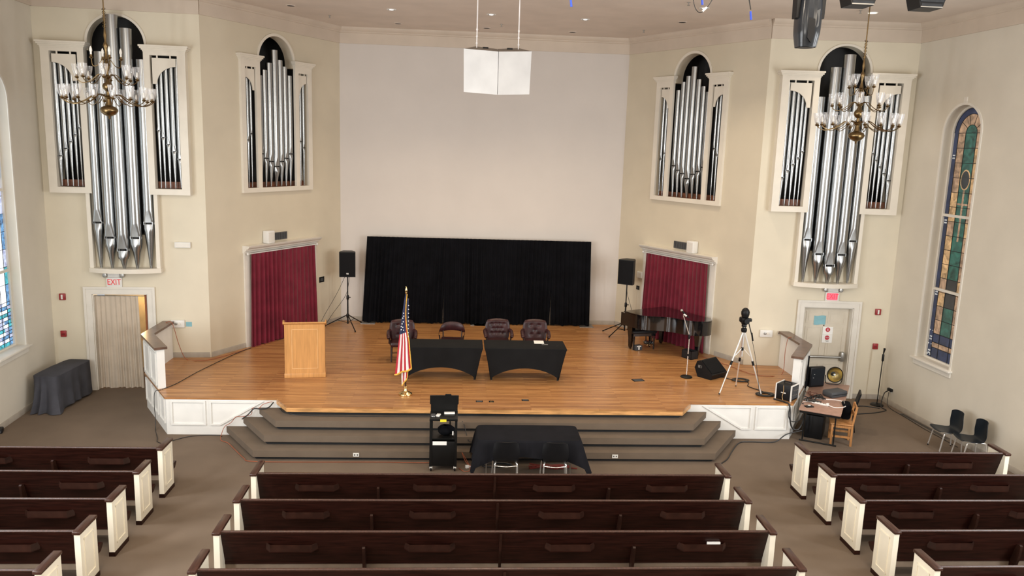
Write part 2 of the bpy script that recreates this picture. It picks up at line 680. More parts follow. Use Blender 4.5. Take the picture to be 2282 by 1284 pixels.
# ------------------------------------------------------------------ stained glass windows
LEAD = M('window_lead', (.01, .01, .012), .5)
gR = dict(blue=EM('glass_blue', (.013, .021, .05), 1, scale=3), tan=EM('glass_tan', (.46, .28, .165), .68, scale=5, var=.5), green=EM('glass_green', (.018, .085, .06), .9, scale=4, var=.6),
          dark=EM('glass_dark', (.02, .022, .022), .8), gold=EM('glass_gold', (.62, .37, .17), .72, scale=6, var=.5), white=EM('glass_white', (.62, .60, .55), .8))
gL = dict(blue=EM('glass_day_blue', (.13, .33, .72), 1.0, scale=9, var=.7), tan=EM('glass_day_white', (.93, .98, 1.0), 2.2, var=.05), green=EM('glass_day_pale', (.85, .95, .98), 1.9, var=.1, scale=8),
          dark=EM('glass_day_teal', (.05, .42, .50), 1.0, var=.5, scale=9), gold=EM('glass_day_violet', (.50, .55, .95), 1.1, var=.5), white=EM('glass_day_bright', (1, 1, 1), 2.2, var=.02))


def window(n, side, wc, g, label):
    loc, rz, mx = FR['side' + side]
    v = Matrix.Rotation(rz, 3, 'Z') @ Vector((mx * wc, 0, 0))
    root = bpy.data.objects.new('window_%d' % n, None)
    COL.objects.link(root)
    root.location = (loc[0] + v.x, loc[1] + v.y, 0)
    root.rotation_euler.z = rz
    struct(root)
    h, sp, z0 = .57, 6.40, 1.40
    # flat architrave round the opening, on the wall face
    out = [(-h - .05, z0)] + arc(0, sp, h + .05, 180, 0, 24) + [(h + .05, z0)]
    inn = [(h, z0)] + arc(0, sp, h, 0, 180, 24) + [(-h, z0)]
    MB().plate(out + inn, [], 0, .018, WHITE).box(-.05, .05, 0, .02, sp + h + .04, sp + h + .16, WHITE).build('architrave', root)
    # inner sash frame
    hi = h - .045
    out = [(-h, z0)] + arc(0, sp, h, 180, 0, 24) + [(h, z0)]
    inn = [(hi, z0 + .05)] + arc(0, sp, hi, 0, 180, 24) + [(-hi, z0 + .05)]
    MB().plate(out, [inn], -.26, -.18, WHITE).build('sash', root)
    for zb in (3.0, 4.64):
        MB().box(-hi, hi, -.26, -.17, zb - .028, zb + .028, WHITE).build('glazing_bar', root)
    MB().box(-h - .10, h + .10, -.26, .10, z0 - .035, z0 + .01, WHITE, .008).box(-h - .06, h + .06, 0, .03, z0 - .15, z0 - .035, WHITE).build('sill', root)
    mb = MB()
    yg = -.22

    def cell(x0, x1, a, b, m):
        mb.add([(x0, yg, a), (x1, yg, a), (x1, yg, b), (x0, yg, b)], [(0, 1, 2, 3)], g[m])

    def lead(x0, x1, a, b):
        mb.box(min(x0, x1), max(x0, x1), yg - .004, yg + .008, a, b, LEAD)
    rnd = random.Random(n)
    xs = [-hi, -hi + .13, -.17, .17, hi - .13, hi]
    zr = [z0 + .05 + .30 * i for i in range(1, 18)]
    if side == 'R':
        rows = [2.0 + (sp - 2.0) * i / 14 for i in range(15)]
        for a, b in zip(rows[:-1], rows[1:]):
            cell(xs[0], xs[1], a, b, 'blue')
            cell(xs[4], xs[5], a, b, 'blue')
            cell(xs[1], xs[2], a, b, rnd.choice(['tan', 'tan', 'gold']))
            cell(xs[3], xs[4], a, b, rnd.choice(['tan', 'tan', 'gold']))
            cell(xs[2], xs[3], a, b, 'dark' if 2.6 < a < 2.95 else 'green')
            lead(xs[1], xs[4], b - .006, b + .006)
        cell(xs[1], xs[4], 1.80, 2.0, 'blue')
        cell(xs[1], xs[4], 1.68, 1.80, 'tan')
        cell(xs[1], xs[4], z0 + .05, 1.68, 'blue')
        cell(xs[0], xs[1], z0 + .05, 2.0, 'blue')
        cell(xs[4], xs[5], z0 + .05, 2.0, 'blue')
        for zz in (1.68, 1.80, 2.0):
            lead(xs[1], xs[4], zz - .008, zz + .008)
        for zz in (1.56, 1.88, 2.9, 4.5, 5.9):
            for xx in (xs[0] + .065, xs[4] + .065):
                for q in (-.045, .015):
                    mb.box(xx - .035, xx - .005, yg, yg + .006, zz + q, zz + q + .03, g['white'])
                    mb.box(xx + .01, xx + .035, yg, yg + .006, zz + q, zz + q + .03, g['white'])
        for zz in (1.5, 1.74, 2.05):
            for xx in (xs[1] - .02, xs[0] + .015, xs[4] + .02, xs[5] - .015):
                mb.box(xx - .012, xx + .012, yg, yg + .006, zz - .012, zz + .012, g['white'])
        # medallion and cross
        mb.add([(a, yg + .006, b) for a, b in [(.15 * math.cos(R(t)), 5.42 + .22 * math.sin(R(t))) for t in range(0, 360, 15)]], [list(range(24))], g['gold'])
        mb.add([(a, yg + .009, b) for a, b in [(.122 * math.cos(R(t)), 5.42 + .19 * math.sin(R(t))) for t in range(0, 360, 15)]], [list(range(24))], g['dark'])
        mb.box(-.025, .025, yg, yg + .006, 4.1, 5.19, g['tan'])
        mb.box(-.2, .2, yg, yg + .006, 4.88, 4.92, g['tan'])
        for x in (-.205, .195):
            mb.box(x, x + .012, yg, yg + .006, 4.9, 5.68, g['gold'])
    else:
        zz = z0 + .05
        i = 0
        while zz < sp - .01:
            hgt = .075 if zz < 2.35 else .36
            b = min(sp, zz + hgt)
            cell(xs[0], xs[1], zz, b, rnd.choice(['blue', 'blue', 'dark', 'gold']))
            cell(xs[4], xs[5], zz, b, rnd.choice(['blue', 'blue', 'dark', 'gold']))
            if zz < 2.35:
                m = ('dark', 'tan', 'blue', 'tan')[i % 4]
                cuts = [xs[1], -.25, -.1, .08, .22, xs[4]]
                for u, v2 in zip(cuts[:-1], cuts[1:]):
                    cell(u, v2, zz, b, m if rnd.random() < .8 else 'gold')
            else:
                cell(xs[1], xs[2], zz, b, 'tan')
                cell(xs[2], xs[3], zz, b, 'green')
                cell(xs[3], xs[4], zz, b, 'tan')
            lead(xs[0], xs[5], b - .005, b + .005)
            zz = b
            i += 1
    for x in xs[1:5]:
        lead(x - .006, x + .006, z0 + .05, sp)
    # round head: rings of glass
    for r0, r1, m in ((0, .17, 'green'), (.17, hi - .13, 'tan'), (hi - .13, hi, 'blue')):
        for i in range(24):
            a0, a1 = PI * i / 24, PI * (i + 1) / 24
            P = [(r * math.cos(t), yg, sp + r * math.sin(t)) for r, t in ((r0, a0), (r1, a0), (r1, a1), (r0, a1))]
            mb.add(P if r0 else P[1:] + [(0, yg, sp)], [(0, 1, 2, 3)] if r0 else [(0, 1, 2)], g[m])
        mb.tube([(r1 * math.cos(PI * i / 24), yg + .004, sp + r1 * math.sin(PI * i / 24)) for i in range(25)], .007, LEAD, 5)
    for i in range(1, 5):
        t = PI * i / 5
        mb.tube([(.17 * math.cos(t), yg + .004, sp + .17 * math.sin(t)), ((hi - .13) * math.cos(t), yg + .004, sp + (hi - .13) * math.sin(t))], .006, LEAD, 5)
    mb.build('stained_glass', root)
    return root


window(1, 'L', 1.90, gL, '')
window(2, 'R', 1.76, gR, '')

# ------------------------------------------------------------------ exit doors
for side in 'LR':
    fr = 'out' + side
    loc, rz, mx = FR[fr]
    cx = (DO[0] + DO[1]) / 2
    v = Matrix.Rotation(rz, 3, 'Z') @ Vector((mx * cx, 0, 0))
    root = bpy.data.objects.new('door_%d' % (1 if side == 'L' else 2), None)
    COL.objects.link(root)
    root.location = (loc[0] + v.x, loc[1] + v.y, 0)
    root.rotation_euler.z = rz
    struct(root)
    h = (DO[1] - DO[0]) / 2
    H = DO[2]
    mb = MB()
    out = [(-h - .16, 0), (-h - .16, H + .16), (h + .16, H + .16), (h + .16, 0), (h, 0), (h, H), (-h, H), (-h, 0)]
    mb.plate(out, [], 0, .035, WHITE)
    out = [(-h - .17, 0), (-h - .17, H + .17), (h + .17, H + .17), (h + .17, 0), (h + .12, 0), (h + .12, H + .12), (-h - .12, H + .12), (-h - .12, 0)]
    mb.plate(out, [], .03, .055, WHITE)
    mb.build('door_frame', root)
    MB().box(-h, -h + .02, -.24, -.0, 0, H, WHITE).box(h - .02, h, -.24, 0, 0, H, WHITE).box(-h, h, -.24, 0, H - .02, H, WHITE).build('door_jamb', root)
    if side == 'R':
        mb = MB().box(-h + .02, h - .02, -.20, -.155, .01, H - .02, DOORP)
        mb.build('door_leaf', root)
        mb = MB()
        for x0, x1 in ((-.47, -.06), (.06, .47)):
            for a, b in ((.2, .82), (.98, 1.74), (1.82, 2.12)):
                mb.plate([(x0, a), (x1, a), (x1, b), (x0, b)], [[(x0 + .025, a + .025), (x1 - .025, a + .025), (x1 - .025, b - .025), (x0 + .025, b - .025)]], -.157, -.145, DOORP)
                mb.box(x0 + .06, x1 - .06, -.157, -.148, a + .06, b - .06, DOORP)
        mb.build('door_panels', root)
        # crash bar
        mb = MB().tube([(.52, -.085, 1.0), (-.46, -.085, 1.0)], .032, STEEL, 12)
        mb.box(-.53, -.43, -.155, -.05, .90, 1.13, STEEL, .02).box(.42, .52, -.155, -.06, .955, 1.045, STEEL, .01)
        mb.build('panic_bar', root)
        MB().tube([(.02, -.157, 1.77), (.02, -.14, 1.77)], .012, BLKP, 10).build('peephole', root)
    else:
        # a passage behind with a lamp-lit wall and a wooden door standing open
        MB().box(-h - .3, h + .4, -1.9, -1.85, 0, 2.9, M('passage_wall', (.72, .55, .30), .8)).build('passage_wall', root)
        MB().box(-h + .125, -h + .165, -1.05, -.30, .02, H - .03, DOORWOOD).build('door_leaf', root)
        lt = bpy.data.lights.new('passage_lamp', 'POINT')  # assumed lamp, itself out of sight, for the yellow light in the gap
        lt.energy = 30
        lt.color = (1, .72, .4)
        lt.shadow_soft_size = .1
        lo = bpy.data.objects.new('passage_lamp', lt)
        COL.objects.link(lo)
        lo.location = root.location + Matrix.Rotation(rz, 3, 'Z') @ Vector((0, -1.2, 2.1))

# cornices over the two curtained doorways
for n, side in ((8, 'L'), (9, 'R')):
    loc, rz, mx = FR['ang' + side]
    prof = [(0, 3.09), (.05, 3.09), (.06, 3.13), (.11, 3.15), (.12, 3.185), (.17, 3.20), (.21, 3.235), (.22, 3.27), (0, 3.27)]
    a, b = sorted((mx * 1.06, mx * 3.72))
    mb = MB().prism(prof, a, b, WHITE, 'x')
    c0, c1 = sorted((mx * 3.52, mx * 3.70))
    mb.box(c0, c1, 0, .04, HS, 3.09, WHITE)
    c0, c1 = sorted((mx * 1.08, mx * 1.2))
    mb.box(c0, c1, 0, .03, HS, 3.09, WHITE)
    o = mb.build('trim_%d' % n, None, loc, rz)
    struct(o)
    MB().box(min(mx * 1.2, mx * 3.52), max(mx * 1.2, mx * 3.52), .002, .02, HS + .01, 3.09, WHITE).build('doorway_panel', o)

# ================================================================== STAGE
st = thing('stage', 'raised wooden platform stage with white panelled front walls', 'stage')
deck = [(-6.33, 15.32), (-4.175, 15.32), (-3.88, 14.863), (3.88, 14.863), (4.175, 15.32), (6.33, 15.32), (7.33, 16.95), (7.33, 18.235), (6.35, 18.30), (3.955, 22.465), (-3.955, 22.465), (-6.35, 18.30), (-7.33, 18.235), (-7.33, 16.95)]
MB().prism(deck, HS - .035, HS, BOARDS).build('deck', st)
mb = MB()
for a, b in (((-4.175, 15.325), (-3.88, 14.863)), ((-3.88, 14.863), (3.88, 14.863)), ((3.88, 14.863), (4.175, 15.325))):
    a, b = Vector((*a, 0)), Vector((*b, 0))
    d = (b - a).normalized()
    n = Vector((-d.y, d.x, 0)) * .05
    mb.prism([(p.x, p.y) for p in (a, b, b + n, a + n)], HS - .115, HS - .0355, NOSE)
mb.build('nosing', st)
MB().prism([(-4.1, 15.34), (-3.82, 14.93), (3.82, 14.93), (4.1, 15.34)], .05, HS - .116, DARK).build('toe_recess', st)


def front_panel_frame(mb, poly, y, m, w=.032, t=.026):
    cx = sum(p[0] for p in poly) / len(poly)
    n = len(poly)

    def inset(d):
        out = []
        for i in range(n):
            p0, p1, p2 = Vector(poly[i - 1]), Vector(poly[i]), Vector(poly[(i + 1) % n])
            e1, e2 = (p1 - p0).normalized(), (p2 - p1).normalized()
            n1, n2 = Vector((-e1.y, e1.x)), Vector((-e2.y, e2.x))
            k = d / (1 + n1.dot(n2))
            out.append(tuple(p1 + (n1 + n2) * k))
        return out
    area2 = sum(poly[i - 1][0] * poly[i][1] - poly[i][0] * poly[i - 1][1] for i in range(n))
    s = 1 if area2 > 0 else -1
    mb.plate(poly, [inset(s * w)], y - t, y, m)


for sx in (-1, 1):
    mb = MB()
    a, b = sorted((sx * 6.31, sx * 3.9))
    mb.box(a, b, 15.33, 15.40, 0, HS - .036, PANEL)
    P1 = [(6.22, .2), (5.55, .2), (5.55, .70), (6.22, .70)]
    P2 = [(5.47, .2), (5.27, .2), (4.42, .70), (5.47, .70)]
    for P in (P1, P2):
        front_panel_frame(mb, [(sx * x, z) for x, z in P], 15.33, PANEL)
    mb.build('front_panel', st)
    # slanted side
    a = Vector((sx * 6.315, 15.335, 0))
    b = Vector((sx * 7.31, 16.955, 0))
    L = (b - a).length
    rz = math.atan2(b.y - a.y, b.x - a.x)
    mb = MB()
    ya, yb = (0, .06) if sx > 0 else (-.06, 0)
    mb.box(0, L, ya, yb, 0, HS - .036, PANEL)
    yf = 0 if sx > 0 else .026
    for x0, x1 in ((.08, .5), (.66, 1.2), (1.28, 1.85)):
        front_panel_frame(mb, [(x0, .2), (x1, .2), (x1, .70), (x0, .70)], yf, PANEL)
    mb.build('side_panel', st, (a.x, a.y, 0), rz)
    a, b = sorted((sx * 7.31, sx * 7.25))
    MB().box(a, b, 16.955, 18.23, 0, HS - .036, PANEL).build('side_panel', st)

# parapets beside the exit doors
for sx, side in ((-1, 'left'), (1, 'right')):
    t = thing('parapet_wall', 'low white parapet with a brown wooden cap beside the %s' % ('curtained doorway on the left' if sx < 0 else 'closed exit door on the right'), 'parapet', (sx * 7.25, 16.95, HS))

    def q(x, y):
        return (sx * x - sx * 7.25, y - 16.95)
    e = Vector((-.523, -.853))
    n = Vector((-.853, .523))      # inward
    K = Vector((7.32, 16.95))
    P0 = K + e * 1.30
    o0, o1 = P0, K
    i0, i1 = P0 + n * .15, Vector((7.17, 16.99))
    poly = [q(*o0), q(*o1), q(7.32, 18.22), q(7.17, 18.22), q(*i1), q(*i0)]
    MB().prism(poly, .001, .82, PANEL).build('wall_body', t)
    oo0, oo1 = P0 + e * .04 - n * .045, K - n * .03 + Vector((.02, .0))
    ii0, ii1 = P0 + e * .04 + n * .20, Vector((7.11, 17.0))
    poly = [q(*oo0), q(oo1.x, oo1.y), q(7.365, 18.22), q(7.11, 18.22), q(*ii1), q(*ii0)]
    MB().prism(poly, .82, .87, CAPW).build('cap_rail', t)
    if True:
        mb = MB()
        a = Vector((sx * (K.x - 7.25), 0, 0))
        L = 1.30
        rz = math.atan2(e.y, sx * e.x)
        yf = .024 if sx > 0 else .002
        for x0, x1 in ((.06, .62), (.70, 1.24)):
            front_panel_frame(mb, [(x0, .06), (x1, .06), (x1, .74), (x0, .74)], yf, PANEL, .05)
        mb.build('moulding', t, (a.x, a.y, 0), rz)

# steps
ss = thing('stage_steps', 'three wide carpeted steps leading up to the stage', 'steps', (0, 14.04, 0))
for k, (fx, fy, rx, h) in enumerate(((4.322, 14.042, 5.155, .188), (4.178, 14.296, 4.825, .383), (4.026, 14.565, 4.507, .577))):
    mb = MB()
    poly = [(-rx, 15.31 - 14.04), (-fx, fy - 14.04), (fx, fy - 14.04), (rx, 15.31 - 14.04)]
    mb.prism(poly, h - .125, h, STEPC)
    lo = 0 if k == 0 else (.188, .383)[k - 1] + .001
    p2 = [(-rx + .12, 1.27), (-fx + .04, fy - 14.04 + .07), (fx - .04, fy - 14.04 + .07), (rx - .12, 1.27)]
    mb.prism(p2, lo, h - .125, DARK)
    o = mb.build('step', ss)
    if k == 0:
        for x in (-2.45, 2.39):
            m2 = MB().box(x - .055, x + .055, -.008, -.0005, .085, .155, WPLAS)
            for q in (-.025, .025):
                m2.box(x + q - .012, x + q + .012, -.0095, -.007, .105, .135, GREYP)
            m2.build('power_outlet', o)

# ================================================================== ORGANS


def pipe_mesh(r, zb, zm, zt, m=PIPE, seg=22):
    """one organ pipe standing on its foot at z=zb with its mouth at zm, local origin on its axis at z=0, mouth facing +y"""
    mb = MB()
    hm = r * 2.6
    sh = max(.008, r * .17)
    prof = [(zb, r * .22, 9), (zb + (zm - zb) * .5, r * .62, 9), (zm - r * 1.6, r * .93 if zm - r * 1.6 > zb + (zm - zb) * .55 else r * .8, 9), (zm - r * .9 - sh, r * .99, .90), (zm - sh, r, .64)]
    up = [(zm + sh, r, .60), (zm + hm * .3, r, .68), (zm + hm * .6, r, .80), (zm + hm * .85, r, .92), (zm + hm, r, 1), (zt, r, 9)]
    for rings in (prof, up):
        vs = []
        for z, rr, cl in rings:
            for k in range(seg):
                a = 2 * PI * k / seg
                y = rr * math.sin(a)
                x = rr * math.cos(a)
                vs.append((x, min(y, cl * rr), z))
        n = len(rings)
        mb.add(vs, [(i * seg + k, i * seg + (k + 1) % seg, (i + 1) * seg + (k + 1) % seg, (i + 1) * seg + k) for i in range(n - 1) for k in range(seg)], m, True)
        mb.add(vs, [list(range(seg))[::-1], list(range((n - 1) * seg, n * seg))], m if rings is prof else SLOT)
    mb.lathe([(r * .58, zm - sh - .002), (r * .58, zm + sh + .002)], SLOT, seg, caps=False)
    for q in (-1, 1):
        mb.box(min(q * r * .72, q * r * .80), max(q * r * .72, q * r * .80), -r * .2, r * .66, zm - sh * 1.6, zm + sh * 1.8, m)
    mb.box(-r * .95, r * .95, -r * .1, -r * .05, zm - sh - .001, zm + sh + .001, m)
    # ears beside the mouth
    return mb


def fret(mb, sgn, x0, x1, zt, zl, zs, y0, y1, m):
    """screen board hung in the head of a pipe opening: long arm towards the centre, quarter-round cut-out"""
    # x0 is the centre-side edge, x1 the outer edge
    wdt = x1 - x0
    arm = wdt * .18
    p = [(x0, zt), (x0, zl), (x0 + arm, zl)]
    rx = wdt - arm
    rzv = zs - zl
    for i in range(1, 17):
        a = PI / 2 * i / 16
        p.append((x1 - rx * math.cos(a), zl + rzv * math.sin(a)))
    p.append((x1, zt))
    mb.plate([(sgn * a, b) for a, b in p], [], y0, y1, m)


CORN = [(0, 0), (.02, .02), (.02, .05), (.06, .10), (.075, .13), (.075, .16), (0, .16)]


def cornice(mb, x0, x1, y0, y1, z, m):
    for k, (e, zz, hh) in enumerate(((.01, 0, .03), (.03, .03, .03), (.055, .06, .035), (.075, .095, .04))):
        mb.box(x0 - e, x1 + e, y0, y1 + e, z + zz, z + zz + hh, m)


for side in 'LR':
    # ---- small organ on the angled wall
    t = on_wall('ang' + side, SCEN, 0, 0, 'pipe_organ', 'smaller flush organ case of silver pipes above the %s red curtain' % ('left' if side == 'L' else 'right'), 'pipe organ', 'organ pipe cases')
    mb = MB()
    u = [(-1.23, 4.53), (1.23, 4.53), (1.23, 7.60), (.61, 7.60), (.61, 4.64), (-.61, 4.64), (-.61, 7.60), (-1.23, 7.60)]
    mb.plate(u, [[(s * .74, 4.64), (s * 1.09, 4.64), (s * 1.09, 7.46), (s * .74, 7.46)] for s in (-1, 1)], 0, .07, CASE)
    mb.build('case_frame', t)
    ring = arc(0, 7.66, .665, -5, 185, 28) + arc(0, 7.66, .60, 185, -5, 28)
    MB().plate(ring, [], 0, .03, CASE).build('arch_moulding', t)
    for s in (-1, 1):
        mb = MB()
        cornice(mb, min(s * .61, s * 1.23), max(s * .61, s * 1.23), 0, .07, 7.60, CASE)
        mb.build('cornice', t)
        mb = MB()
        fret(mb, s, .765, 1.065, 7.415, 6.93, 7.22, .01, .03, CASE)
        mb.box(min(s * .82, s * .85), max(s * .82, s * .85), .012, .028, 7.41, 7.46, CASE).box(min(s * .98, s * 1.01), max(s * .98, s * 1.01), .012, .028, 7.41, 7.46, CASE)
        mb.build('fretwork', t)
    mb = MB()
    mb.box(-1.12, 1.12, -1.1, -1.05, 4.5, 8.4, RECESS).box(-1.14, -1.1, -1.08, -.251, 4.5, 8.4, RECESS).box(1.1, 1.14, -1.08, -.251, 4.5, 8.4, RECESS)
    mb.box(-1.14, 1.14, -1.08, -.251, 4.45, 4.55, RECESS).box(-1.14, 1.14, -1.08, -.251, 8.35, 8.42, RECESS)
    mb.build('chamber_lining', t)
    MB().box(-1.09, 1.09, -.24, -.12, 4.63, 4.76, CHEST).build('windchest', t)
    MB().box(-1.09, 1.09, -.24, .0, 4.625, 4.64, CHEST).build('toe_board', t)
    tops = (7.30, 7.44, 7.62, 7.94, 7.72, 7.58, 7.38)
    mo = (5.45, 5.34, 5.26, 5.14, 5.26, 5.34, 5.45)
    xs = (.52, .355, .185, 0, -.185, -.355, -.52)
    order = 1 if side == 'L' else -1
    for x, zt, zm in zip(xs, tops, mo):
        rr = .078 if abs(x) < .3 else .072
        pipe_mesh(rr if x else .088, 4.64, zm, zt).build('organ_pipe', t, (order * x, -.06, 0))
    for s in (-1, 1):
        for x, zm, rr in ((1.04, 5.61, .047), (.92, 5.77, .043), (.81, 5.92, .038)):
            pipe_mesh(rr, 4.64, zm, 7.40, seg=14).build('organ_pipe', t, (s * x, -.07, 0))
    # ---- large organ on the wall above the exit door
    t = on_wall('out' + side, LCEN, 0, 0, 'pipe_organ', 'large projecting organ case with a long tower of silver pipes above the %s exit' % ('left curtained' if side == 'L' else 'right closed'), 'pipe organ', 'organ pipe cases')
    mx = FR['out' + side][2]
    D = .20
    for s in (-1, 1):
        mb = MB()
        box = [(s * .60, 4.52), (s * 1.46, 4.52), (s * 1.46, 7.57), (s * .60, 7.57)]
        hole = [(s * .73, 4.65), (s * 1.29, 4.65), (s * 1.29, 7.50), (s * .73, 7.50)]
        mb.plate(box, [hole], 0, D, CASE)
        mb.build('side_case', t)
        mb = MB()
        cornice(mb, min(s * .60, s * 1.46), max(s * .60, s * 1.46), 0, D, 7.57, CASE)
        mb.build('cornice', t)
        mb = MB()
        fret(mb, s, .768, 1.252, 7.445, 6.90, 7.27, D - .05, D - .025, CASE)
        for xx in (.86, 1.13):
            mb.box(min(s * xx, s * (xx + .03)), max(s * xx, s * (xx + .03)), D - .05, D - .03, 7.44, 7.50, CASE)
        mb.build('fretwork', t)
        a, b = sorted((s * .665, s * .745))
        MB().box(a, b, 0, D - .04, 2.86, 4.52, CASE).build('tower_stile', t)
        for x, zm, rr in ((1.245, 5.31, .057), (1.125, 5.47, .053), (1.015, 5.62, .047), (.91, 5.77, .042), (.82, 5.92, .037)):
            pipe_mesh(rr, 4.66, zm, 7.45, seg=14).build('organ_pipe', t, (s * x, D - .13, 0))
        a, b = sorted((s * .73, s * 1.29))
        MB().box(a, b, -.12, -.03, 4.655, 4.80, CHEST).build('windchest', t)
    bow = [(-.76, 0), (.76, 0), (.76, .17)] + [(.76 - 1.52 * i / 16, .17 + .20 * (1 - (1 - 2 * i / 16) ** 2)) for i in range(17)]
    MB().prism(bow, 2.77, 2.87, CASE).build('base_shelf', t)
    ring = arc(0, 7.72, .63, -4, 184, 28) + arc(0, 7.72, .58, 184, -4, 28)
    MB().plate(ring, [], 0, .03, CASE).build('arch_moulding', t)
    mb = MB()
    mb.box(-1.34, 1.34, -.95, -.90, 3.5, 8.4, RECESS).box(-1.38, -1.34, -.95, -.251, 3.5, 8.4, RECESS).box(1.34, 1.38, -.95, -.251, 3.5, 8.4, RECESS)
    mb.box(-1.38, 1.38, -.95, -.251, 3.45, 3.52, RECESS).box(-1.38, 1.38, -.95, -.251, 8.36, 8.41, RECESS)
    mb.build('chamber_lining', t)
    tops = (7.40, 8.02, 8.28, 7.52, 7.02) if side == 'L' else (7.40, 7.95, 8.12, 7.50, 7.10)
    if side == 'R':
        tops = (7.15, 7.80, 8.08, 7.35, 7.2)
    mo = (3.88, 3.56, 3.30, 3.56, 3.88)
    for i, (zt, zm) in enumerate(zip(tops, mo)):
        x = -.53 + .265 * i
        yy = (.10, .18, .22, .18, .10)[i]
        pipe_mesh((.118, .127, .133, .127, .118)[i], 2.87, zm, zt, seg=28).build('organ_pipe', t, (mx * x, yy, 0))

# ================================================================== CHANDELIERS


def chandelier(x, y, label, top_shades):
    t = thing('chandelier', label, 'chandelier', (x, y, 0), R(11.25 / 2), 'brass chandeliers')
    z = 6.08
    mb = MB()
    prof = [(.004, 0), (.012, .01), (.02, .03), (.014, .045), (.05, .06), (.11, .09), (.15, .14), (.155, .175), (.13, .215), (.09, .235), (.06, .25), (.045, .30), (.04, .36), (.06, .38), (.075, .40), (.06, .42), (.035, .43),
            (.03, .50), (.05, .515), (.08, .55), (.095, .59), (.08, .635), (.045, .67), (.03, .72), (.055, .74), (.065, .76), (.05, .785), (.03, .80), (.025, .84), (.05, .92), (.055, .98), (.035, 1.02), (.022, 1.06), (.04, 1.08), (.03, 1.12),
            (.018, 1.2), (.03, 1.28), (.045, 1.32), (.03, 1.36), (.015, 1.40), (.028, 1.5), (.018, 1.58), (.012, 1.64)]
    mb.lathe([(r, z + h) for r, h in prof], BRASS, 20)
    mb.build('stem', t)
    mb = MB().tube([(0, 0, z + 1.62), (0, 0, ZC - .03)], .011, BRASS, 6)
    for i in range(6):
        mb.tube([(.028 * math.cos(a), .028 * math.sin(a) * (i % 2), z + 1.66 + .06 * i + .022 * math.sin(a * 1.0)) for a in [2 * PI * q / 8 for q in range(8)]], .006, BRASS, 4, closed=True)
    mb.build('suspension_rod', t)
    MB().lathe([(.02, -.10), (.07, -.06), (.09, -.02), (.09, 0)], BRASS, 16, (0, 0, ZC - .001)).build('ceiling_rose', t)
    random.seed(int(x * 10))
    for n, rad, zh, drop, zs, shade, off in ((16, .755, .41, .15, .36, True, 0), (8, .50, .77, .13, .74, True, 11), (4, .25, 1.03, .09, 1.10, top_shades, 30)):
        for i in range(n):
            a = 2 * PI * i / n + R(off)
            c, s_ = math.cos(a), math.sin(a)
            pr = [(.04, zh), (rad * .28, zh + .035), (rad * .52, zh - drop * .55), (rad * .78, zh - drop), (rad * .95, zh - drop * .72), (rad, zs - .02)]
            arm = MB().tube(spline([(r * c, r * s_, z + h) for r, h in pr], 4), .0075, BRASS, 5).build('arm', t)
            px, py = rad * c, rad * s_
            mb = MB().lathe([(.012, -.03), (.035, -.015), (.04, 0), (.022, .005), (.022, .04)], BRASS, 8, (px, py, z + zs)).build('lamp_holder', arm)
            if shade:
                MB().lathe([(.030, .015), (.045, .05), (.062, .11), (.075, .185), (.078, .225)], GLASS, 12, (px, py, z + zs), caps=False).build('glass_shade', arm)
                MB().lathe([(.012, .04), (.02, .07), (.016, .11), (.004, .14)], BULB, 6, (px, py, z + zs)).build('bulb', arm)
            else:
                MB().lathe([(.016, .03), (.018, .09), (.026, .11), (.022, .15), (.006, .19)], BULB, 8, (px, py, z + zs)).build('bulb', arm)
    return t


chandelier(-7.15, 15.5, 'brass three-tier chandelier hanging in front of the left large organ, its top candle bulbs bare', False)
chandelier(7.15, 15.5, 'brass three-tier chandelier hanging in front of the right large organ, glass shades on every arm', True)

# ================================================================== HANGING SPEAKER CLUSTER
t = thing('speaker_cluster', 'white two-sided loudspeaker cluster hanging from the ceiling on two white ropes', 'loudspeaker', (0, 14.5, 6.7))
CLW = M('speaker_cloth_white', (.66, .66, .66), .8, var=.05, scale=2)
TAUPE = M('speaker_top_taupe', (.27, .24, .21), .8)
for s in (-1, 1):
    top = [(0.004 * s, 0, .76), (s * .615, .38, .83), (s * .40, .75, .92), (.004 * s, .62, .875)]
    bot = [(0.004 * s, .03, .02), (s * .600, .40, .07), (s * .38, .70, .12), (.004 * s, .58, .09)]
    mb = MB()
    mb.add(top + bot, [(0, 1, 5, 4)], CLW)
    mb.add(top + bot, [(1, 2, 6, 5), (2, 3, 7, 6), (3, 0, 4, 7), (4, 5, 6, 7)], CLW)
    mb.add(top + bot, [(0, 3, 2, 1)], TAUPE)
    mb.build('cabinet', t)
    mb = MB().tube([(s * .38, .52, .87), (s * .38, .52, ZC - 6.7)], .012, FWHITE, 6)
    for k in range(3):
        mb.lathe([(.012, -.02), (.02, 0), (.012, .02)], FWHITE, 6, (s * .38, .52, .95 + .12 * k))
    mb.build('rope', t)
    MB().box(s * .22 - .05, s * .22 + .05, .42, .48, .85, .878, BLKP).build('handle', t)

# ================================================================== PEWS


